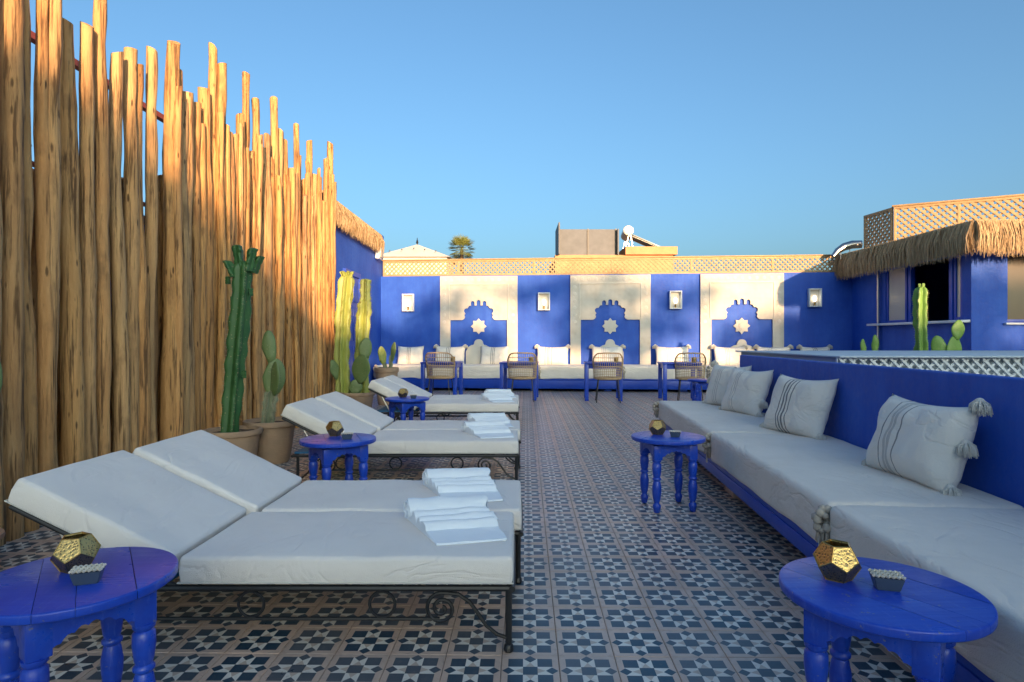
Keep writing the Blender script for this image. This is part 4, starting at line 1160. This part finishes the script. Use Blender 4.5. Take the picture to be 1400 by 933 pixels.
def pad(parent, base, w, h, yaw, lean, mat, seed, name='pad'):
    bm = bmesh.new(); bmesh.ops.create_icosphere(bm, subdivisions=3, radius=1)
    for v in bm.verts:
        z = v.co.z; k = 1 - .28*max(0, -z) - .06*z
        v.co = Vector((v.co.x*w/2*k, v.co.y*(.022+.012*(z < -.5)), (z+.96)*h/2))
        v.co.x += .012*noise.noise((v.co.x*9+seed, v.co.z*9, 0)); v.co.y += .008*noise.noise((v.co.x*7+seed, v.co.z*7, 3))
    m = MB(); m.from_bm(bm, Matrix.Translation(base) @ rotz(yaw) @ Matrix.Rotation(lean, 4, 'Y'))
    o = m.build(name, mat, parent, True, None)
    sp = MB()
    for k in range(26):
        a, b = rnd.uniform(-.8, .8), rnd.uniform(.15, 1.8)
        if a*a + (b-.96)**2 > .8: continue
        p = Vector((a*w/2, rnd.choice((-1, 1))*.02, b*h/2)); q = p + Vector((rnd.uniform(-.01, .01), .02*(1 if p.y > 0 else -1), .006))
        sp.tube([p, q], [.0012, .0004], 3, mat=Matrix.Translation(base) @ rotz(yaw) @ Matrix.Rotation(lean, 4, 'Y'))
    if sp.v: tag(sp.build('spines', 'spines', o), None, None, None, 'stuff')
    return o
c = thing('potted_cactus', 'tall dark green candelabra cactus with budding top in terracotta pot', 'cactus', (-2.43, 5.25, 0))
pot(c, .225, .36)
column(c, [(-.02, -.03, .30), (.0, 0, .7), (.035, 0, 1.1), (.075, 0, 1.5), (.085, 0, 1.80)], .080, 4, 'cactus_dark', 1.3)
for x, y, z, l, q in ((.025, -.04, 1.70, .10, -.55), (.060, 0, 1.77, .17, -.15), (.135, -.02, 1.75, .16, .35), (.15, .05, 1.74, .11, .5)):
    column(c, [(x, y, z-.04), (x+q*.05, y, z+l*.3), (x+q*.12, y, z+l)], .045, 3, 'cactus_mid' if q == 0 else 'cactus_dark', x*40, 'bud', 3)
for z, x in ((1.62, -.03), (1.45, .01), (1.52, .16), (1.0, -.02), (.82, .11)):
    column(c, [(x, -.03, z-.02), (x+.005, -.04, z+.045)], .022, 3, 'cactus_dark', z*9, 'bud', 2)
c = thing('potted_cactus', 'prickly pear of two pads on a grey stem in terracotta pot', 'cactus', (-2.27, 5.65, 0))
pot(c, .225, .385)
column(c, [(-.03, -.02, .30), (-.01, -.01, .48), (.01, 0, .66)], .058, 7, 'cactus_stem', .4, 'stem', 3)
pad(c, (.02, .0, .60), .20, .36, R(25), R(5), 'cactus_pear', 2)
pad(c, (.045, -.03, .61), .20, .33, R(-50), R(8), 'cactus_pear', 4)
pad(c, (.0, 0, .90), .125, .32, R(15), R(-3), 'cactus_pear', 6)
c = thing('potted_cactus', 'pair of sunlit yellow green column cacti with prickly pear pads at their foot', 'cactus', (-2.32, 8.95, 0))
pot(c, .24, .36)
column(c, [(-.21, 0, .30), (-.235, 0, .9), (-.21, 0, 1.5), (-.16, 0, 2.08)], .112, 6, 'cactus_pale', 3.2, 'stem', 7)
column(c, [(.05, .08, .30), (.04, .08, .8), (.06, .08, 1.4), (.09, .08, 1.72)], .100, 6, 'cactus_pale', 4.4, 'stem', 6)
column(c, [(.09, .08, 1.66), (.09, .08, 1.85), (.095, .08, 2.02)], .075, 5, 'cactus_pale', 5.0, 'bud', 3)
for k in range(6):
    a = k*1.05
    column(c, [(-.165 + .03*math.cos(a), .03*math.sin(a), 2.0), (-.16 + .085*math.cos(a), .085*math.sin(a), 2.12)], .028, 3, 'cactus_pale', k*1.3, 'bud', 2)
pad(c, (.0, -.14, .32), .20, .24, R(10), R(4), 'cactus_pear', 9)
pad(c, (.06, -.15, .50), .31, .42, R(-20), R(8), 'cactus_pear', 11)
pad(c, (.12, -.10, .84), .20, .32, R(15), R(6), 'cactus_pear', 13)
pad(c, (-.28, -.10, .55), .14, .30, R(40), R(-12), 'cactus_pear', 15)
c = thing('potted_cactus', 'small prickly pear with two upright pads in round pot by the wall bench', 'cactus', (-2.25, 10.6, 0))
pot(c, .20, .64)
column(c, [(-.02, 0, .56), (-.03, 0, .72)], .035, 5, 'cactus_stem', 1, 'stem', 2)
column(c, [(.07, 0, .56), (.08, 0, .85)], .035, 5, 'cactus_stem', 2, 'stem', 2)
pad(c, (-.045, 0, .68), .15, .34, R(30), R(-10), 'cactus_pale', 17)
pad(c, (.09, 0, .74), .13, .36, R(-35), R(12), 'cactus_pear', 19)
c = thing('potted_cactus', 'cactus in a low rose pot at the end of the pole fence', 'cactus', (-2.62, 2.86, 0))
pot(c, .17, .20, 'rose_render'); column(c, [(0, 0, .15), (.02, 0, .5), (.09, 0, .85)], .07, 6, 'cactus_mid', .7)
pad(c, (.10, 0, .78), .16, .30, R(20), R(8), 'cactus_pear', 21)
GR = 'cacti in front of the thatched hut'
c = thing('potted_cactus', 'single tall light green column cactus before the hut window', 'cactus', (5.46, 8.25, 0), 0, GR)
pot(c, .2, .42); column(c, [(0, 0, .36), (.005, 0, .9), (-.01, 0, 1.4), (0, 0, 1.84)], .085, 5, 'cactus_mid', 2.6)
for k in range(4): column(c, [(.02*math.cos(k*1.6), .02*math.sin(k*1.6), 1.80), (.03*math.cos(k*1.6), .03*math.sin(k*1.6), 1.88)], .018, 3, 'cactus_mid', k, 'bud', 2)
c = thing('potted_cactus', 'light green prickly pear with round pads before the hut corner', 'cactus', (5.88, 8.25, 0), 0, GR)
pot(c, .2, .5); pad(c, (-.02, 0, .44), .2, .34, 0, 0, 'cactus_mid', 3); pad(c, (.01, 0, .74), .25, .45, R(10), R(3), 'cactus_mid', 5); pad(c, (-.10, .02, .78), .20, .42, R(-20), R(-14), 'cactus_mid', 7); pad(c, (.05, 0, 1.12), .19, .28, R(5), R(10), 'cactus_mid', 8)
c = thing('potted_cactus', 'small twin paddle cactus by the hut drainpipe', 'cactus', (4.95, 8.6, 0), 0, GR)
pot(c, .18, .62); pad(c, (-.05, 0, .58), .13, .36, R(10), R(-8), 'cactus_mid', 3); pad(c, (.05, 0, .58), .12, .36, R(-15), R(8), 'cactus_mid', 5)
pad(c, (-.07, 0, .90), .10, .24, R(10), R(-4), 'cactus_mid', 13); pad(c, (.08, 0, .90), .10, .30, R(-15), R(3), 'cactus_mid', 15)

# ------------------------------------------------------------------ thatched bar hut on the right
hut = thing('bar_hut', 'blue bar hut with serving window and shaggy thatch eaves', 'hut', (7.455, 10.03, -.055)); hut.scale = (1.05, 1.05, 1.05)
w = MB()
w.box(0, .2, .2, 4.2, 0, 1.42)                    # side with the serving window
w.box(0, .2, .2, 4.2, 2.50, 2.80)
w.box(0, .2, 2.22, 4.2, 1.4205, 2.4995)
w.box(.205, 5.2, 4.0, 4.2, 0, 2.8); w.box(5.0, 5.2, .2, 3.995, 0, 2.8)
w.build('wall', 'blue_wall', hut, False)
f = MB()
f.box(0, 5.2, 0, .199, 0, 1.38); f.box(0, 5.2, 0, .199, 2.46, 2.8); f.box(0, .56, 0, .199, 1.3805, 2.4595); f.box(2.2, 5.2, 0, .199, 1.3805, 2.4595)
f.build('front_wall', 'blue_wall', hut, False)
MB().box(-.06, 5.3, -.06, 4.3, 2.803, 2.88).build('roof_slab', 'ochre', hut)
MB().cbox(-.14, .21, .02, 2.62, 1.3905, 1.432, .005).build('counter_sill', 'white_paint', hut)
def sash(parent, y0, y1, z0, z1, x, pane):
    fm = MB(); t = .05
    fm.cbox(x-.02, x+.03, y0, y0+t, z0, z1, .004); fm.cbox(x-.02, x+.03, y1-t, y1, z0, z1, .004)
    fm.cbox(x-.019, x+.029, y0+t, y1-t, z0, z0+t, .004); fm.cbox(x-.019, x+.029, y0+t, y1-t, z1-t, z1, .004)
    o = fm.build('window', 'blue_wood', parent)
    MB().box(x, x+.008, y0+t*.9, y1-t*.9, z0+t*.9, z1-t*.9).build('pane', pane, o)
sash(hut, 1.60, 2.21, 1.435, 2.495, .03, 'frosted')
sash(hut, .205, .40, 1.435, 2.495, .03, 'frosted')
MB().cbox(.0, .08, 1.47, 1.55, 1.4325, 2.4990, .004).build('window_post', 'blue_wood', hut)
MB().cbox(.0, .08, .42, .50, 1.4325, 2.4990, .004).build('window_post', 'blue_wood', hut)
MB().box(1.2, 1.6, 1.0, 2.0, 0, 1.75).build('back_bar', 'teal', hut)
MB().box(2.6, 2.65, .3, 3.9, 0, 2.78).build('inner_wall', 'room_shade', hut)
fw = MB().cbox(.565, 2.195, .06, .10, 1.385, 1.44, .004)
for x in (.565, 1.36, 2.145): fw.cbox(x, x+.05, .061, .099, 1.4405, 2.455, .004)
wo_ = fw.build('window', 'blue_wood', hut)
MB().box(.60, 2.17, .075, .085, 1.43, 2.455).build('pane', 'screen_pane', wo_)
MB().cbox(.50, 2.3, -.06, .0, 1.355, 1.385, .004).build('sill', 'white_paint', hut)
MB().tube([(-.05, 2.38, 0), (-.05, 2.38, 2.45)], .022, 10).build('drainpipe', 'steel', hut)
th = fringe([(-.26, 3.5, 0), (-.26, -.42, 0), (5.2, -.46, 0)], 2.90, .46, 21000, .07, [(-1, 0, 0), (0, -1, 0)])
tag(th.build('thatch_eaves', 'thatch', hut, True, None), None, None, None, 'stuff')
tb = MB(); tb.box(-.25, .1, -.42, 3.5, 2.81, 2.885); tb.box(.1005, 5.2, -.42, .1, 2.809, 2.886); tb.build('thatch_bed', 'thatch', hut)
l2 = thing('roof_lattice', 'tall pine lattice screen standing on the hut roof', 'lattice', (7.52, 12.20, 2.965), math.atan2(-.9, 1.67)); l2.scale = (1.05, 1.05, 1.05)
lattice(l2, 4.0, 0, .76, .016, 4, .118, .040, 'pine')
MB().cbox(-.03, 4.02, -.04, .04, .761, .79, .004).build('cap', 'pine', l2)
l3 = thing('roof_lattice', 'short shaded pine lattice return at the hut roof end', 'lattice', (7.43, 13.07, 2.965), R(-84)); l3.scale = (1.05, 1.05, 1.05)
lattice(l3, .80, 0, .76, .016, 1, .118, .040, 'pine')
dc = thing('vent_duct', 'curved silver vent duct rising from the thatch corner', 'duct', (7.25, 13.4, 2.96))
MB().tube([(-.32, 0, -.02), (-.22, 0, .10), (-.08, 0, .19), (.10, 0, .24), (.28, -.05, .24)], [.05, .07, .085, .09, .085], 14).build('pipe', 'steel', dc)
for i, (x, z) in enumerate(((-.15, .15), (.05, .23))): MB().tube([(x, 0.0, z-.24), (x, 0, z-.02)], .012, 8).build('strut', 'steel', dc)

# ------------------------------------------------------------------ roofs and palm beyond the terrace
pb = thing('white_pavilion', 'white building with pyramid roof and finial beyond the wall', 'building', (-4.05, 25, 0))
MB().box(-1.35, 1.35, -1.2, 1.2, -7, 4.32).build('wall', 'white_plaster', pb)
r_ = MB(); r_.add([(-1.5, -1.35, 4.32), (1.5, -1.35, 4.32), (1.5, 1.35, 4.32), (-1.5, 1.35, 4.32), (0, 0, 5.0)], [(3, 2, 1, 0), (0, 1, 4), (1, 2, 4), (2, 3, 4), (3, 0, 4)])
ro = r_.build('roof', 'white_plaster', pb, False)
MB().lathe([(.03, 4.96), (.03, 5.04), (.06, 5.07), (.03, 5.10), (.045, 5.14), (.02, 5.17), (.012, 5.26), (.002, 5.28)], 10).build('finial', 'iron', ro)
for k in range(5): MB().lathe([(.02, 0), (.035, .03), (.01, .06)], 8, Matrix.Translation((-.9+k*.45, -.85+abs(k-2)*-.12, 4.55+(2-abs(k-2))*.07))).build('roof_knob', 'grey_screen', ro)
bg2 = thing('ochre_house', 'ochre house roof with grey screens beyond the wall', 'building', (4.6, 30, 0))
MB().box(-2.8, 2.7, -1.5, 4, -7, 5.05).build('wall', 'ochre', bg2)
MB().box(-2.6, .1, -1.3, -1.25, 5.051, 6.28).build('screen_panel', 'grey_screen', bg2)
MB().box(-2.66, -2.6, -1.9, .5, 5.051, 6.5).build('screen_panel', 'grey_screen', bg2)
MB().box(.1005, .16, -1.6, .3, 5.051, 6.25).build('screen_panel', 'grey_screen', bg2)
for x in (-2.58, -1.25, .06): MB().box(x-.03, x+.03, -1.36, -1.305, 5.051, 6.3).build('screen_post', 'iron', bg2)
MB().box(.45, 2.85, -1.7, .5, 5.051, 5.42).build('parapet', 'ochre', bg2)
sh = thing('solar_water_heater', 'solar water heater with shining white tank on the ochre house', 'water heater', (5.3, 29.3, 5.42))
MB().lathe([(.02, -.45), (.20, -.43), (.25, -.36), (.25, .36), (.20, .43), (.02, .45)], 20, Matrix.Translation((0, 0, .78)) @ Matrix.Rotation(R(78), 4, 'X')).build('tank', 'tank', sh)
MB().box(0, 1.45, -.5, .5, -.02, .03, Matrix.Translation((.18, 0, .62)) @ Matrix.Rotation(R(24), 4, 'Y')).build('collector', 'panel_glass', sh)
for y in (-.4, .4):
    MB().tube([(-.15, y, 0), (0, y, .6)], .025, 6).build('stand', 'steel', sh); MB().tube([(.2, y, 0), (.1, y, .6)], .025, 6).build('stand', 'steel', sh)
    MB().tube([(.18, y, .58), (1.5, y, .0)], .025, 6).build('rail', 'tank', sh)
palm = thing('palm_tree', 'fan palm crown rising beyond the lattice topped wall', 'palm tree', (-7.6, 85, -7))
MB().tube([(0, 0, 0), (.15, 0, 9), (0, 0, 20.4)], [.35, .26, .22], 10).build('trunk', 'bark', palm)
cr = MB()
for k in range(58):
    az = rnd.uniform(0, 6.283); el = rnd.uniform(-.75, 1.35); L = rnd.uniform(1.8, 2.5)
    d = Vector((math.cos(az)*math.cos(el), math.sin(az)*math.cos(el), math.sin(el)))
    o = Vector((0, 0, 20.5)); h = o + d*L*.5
    cr.tube([o, h], .02, 3)
    side = d.cross(Vector((0, 0, 1))).normalized(); upv = side.cross(d)
    for q in range(13):
        a = R(-85 + q*14); dd = (d*math.cos(a) + side*math.sin(a)*1.0).normalized()
        tip = h + dd*L*.52 + Vector((0, 0, -.14*rnd.random())); mid = h + dd*L*.3
        sd_ = dd.cross(upv).normalized()*.05
        cr.add([h, mid+sd_, tip, mid-sd_], [(0, 1, 2, 3)])
cr.build('crown', 'palm_leaf', palm, False)

# ------------------------------------------------------------------ behind the camera: unseen house and trees added to keep the sun off the terrace
nh = thing('shade_house', 'tall rose rendered house added behind the viewer to shade the terrace', 'building', (-6, -25, 0))  # added out of view; its height sets the shadow edge
MB().box(0, 30, -9, 0, -7, 6.05).build('wall', 'rose_render', nh)
MB().box(-.1, 30.1, -9.1, .1, 6.051, 6.25).build('cornice', 'white_plaster', nh)
for k in range(6):
    for z in (-3.5, .2, 3.0):
        d_ = MB().box(1.5 + k*4.6, 2.7 + k*4.6, .0005, .05, z, z+1.7).build('window', 'blue_wood', nh)
        MB().box(1.62 + k*4.6, 2.58 + k*4.6, .05, .06, z+.12, z+1.58).build('pane', 'screen_pane', d_)
def leafy(label, loc, rx, ry, rz_, n, size, hz):  # unseen tree added to break the sunlight on fence and wall
    t = thing('shade_tree', label, 'tree', loc, 0, 'trees added behind the viewer')
    MB().tube([(0, 0, -7), (.1, 0, -2), (0, .1, hz)], [.28, .2, .12], 9).build('trunk', 'bark', t)
    for k in range(6):
        a = k*1.05; MB().tube([(0, 0, hz-.8), (rx*.35*math.cos(a), ry*.35*math.sin(a), hz-rz_*.2), (rx*.8*math.cos(a), ry*.8*math.sin(a), hz+rz_*.35*math.sin(a*2.3))], [.08, .05, .02], 6).build('branch', 'bark', t)
    m = MB(); cl = []
    for k in range(20):
        d = Vector((rnd.gauss(0, 1), rnd.gauss(0, 1), rnd.gauss(0, 1))).normalized()*rnd.uniform(.25, 1)
        cl.append(Vector((d.x*rx, d.y*ry, hz + d.z*rz_)))
    for k in range(n):
        c_ = rnd.choice(cl); p = c_ + Vector((rnd.gauss(0, .26), rnd.gauss(0, .3), rnd.gauss(0, .13)))
        a = Vector((rnd.gauss(0, 1), rnd.gauss(0, 1), rnd.gauss(0, 1))).normalized(); b = a.orthogonal().normalized(); s = size*rnd.uniform(.6, 1.3)
        m.add([p-a*s, p+b*s*.4, p+a*s, p-b*s*.4], [(0, 1, 2, 3)])
    tag(m.build('crown', 'leaf', t, False), None, None, None, 'stuff')
for i, (x, y, hz, rx, rz_, n) in enumerate(((5.4, -22, 5.95, 2.0, .75, 720), (9.3, -22, 6.8, 2.2, 1.3, 1000), (13.2, -22.5, 6.9, 2.3, 1.3, 1150), (17.3, -22, 6.4, 1.6, .8, 640))):
    leafy('loose leafy tree added behind the viewer for dappled shade, ' + ('wide and low', 'second in its row', 'third in its row', 'last in its row')[i], (x, y, 0), rx, 1.6, rz_, n, .17, hz)
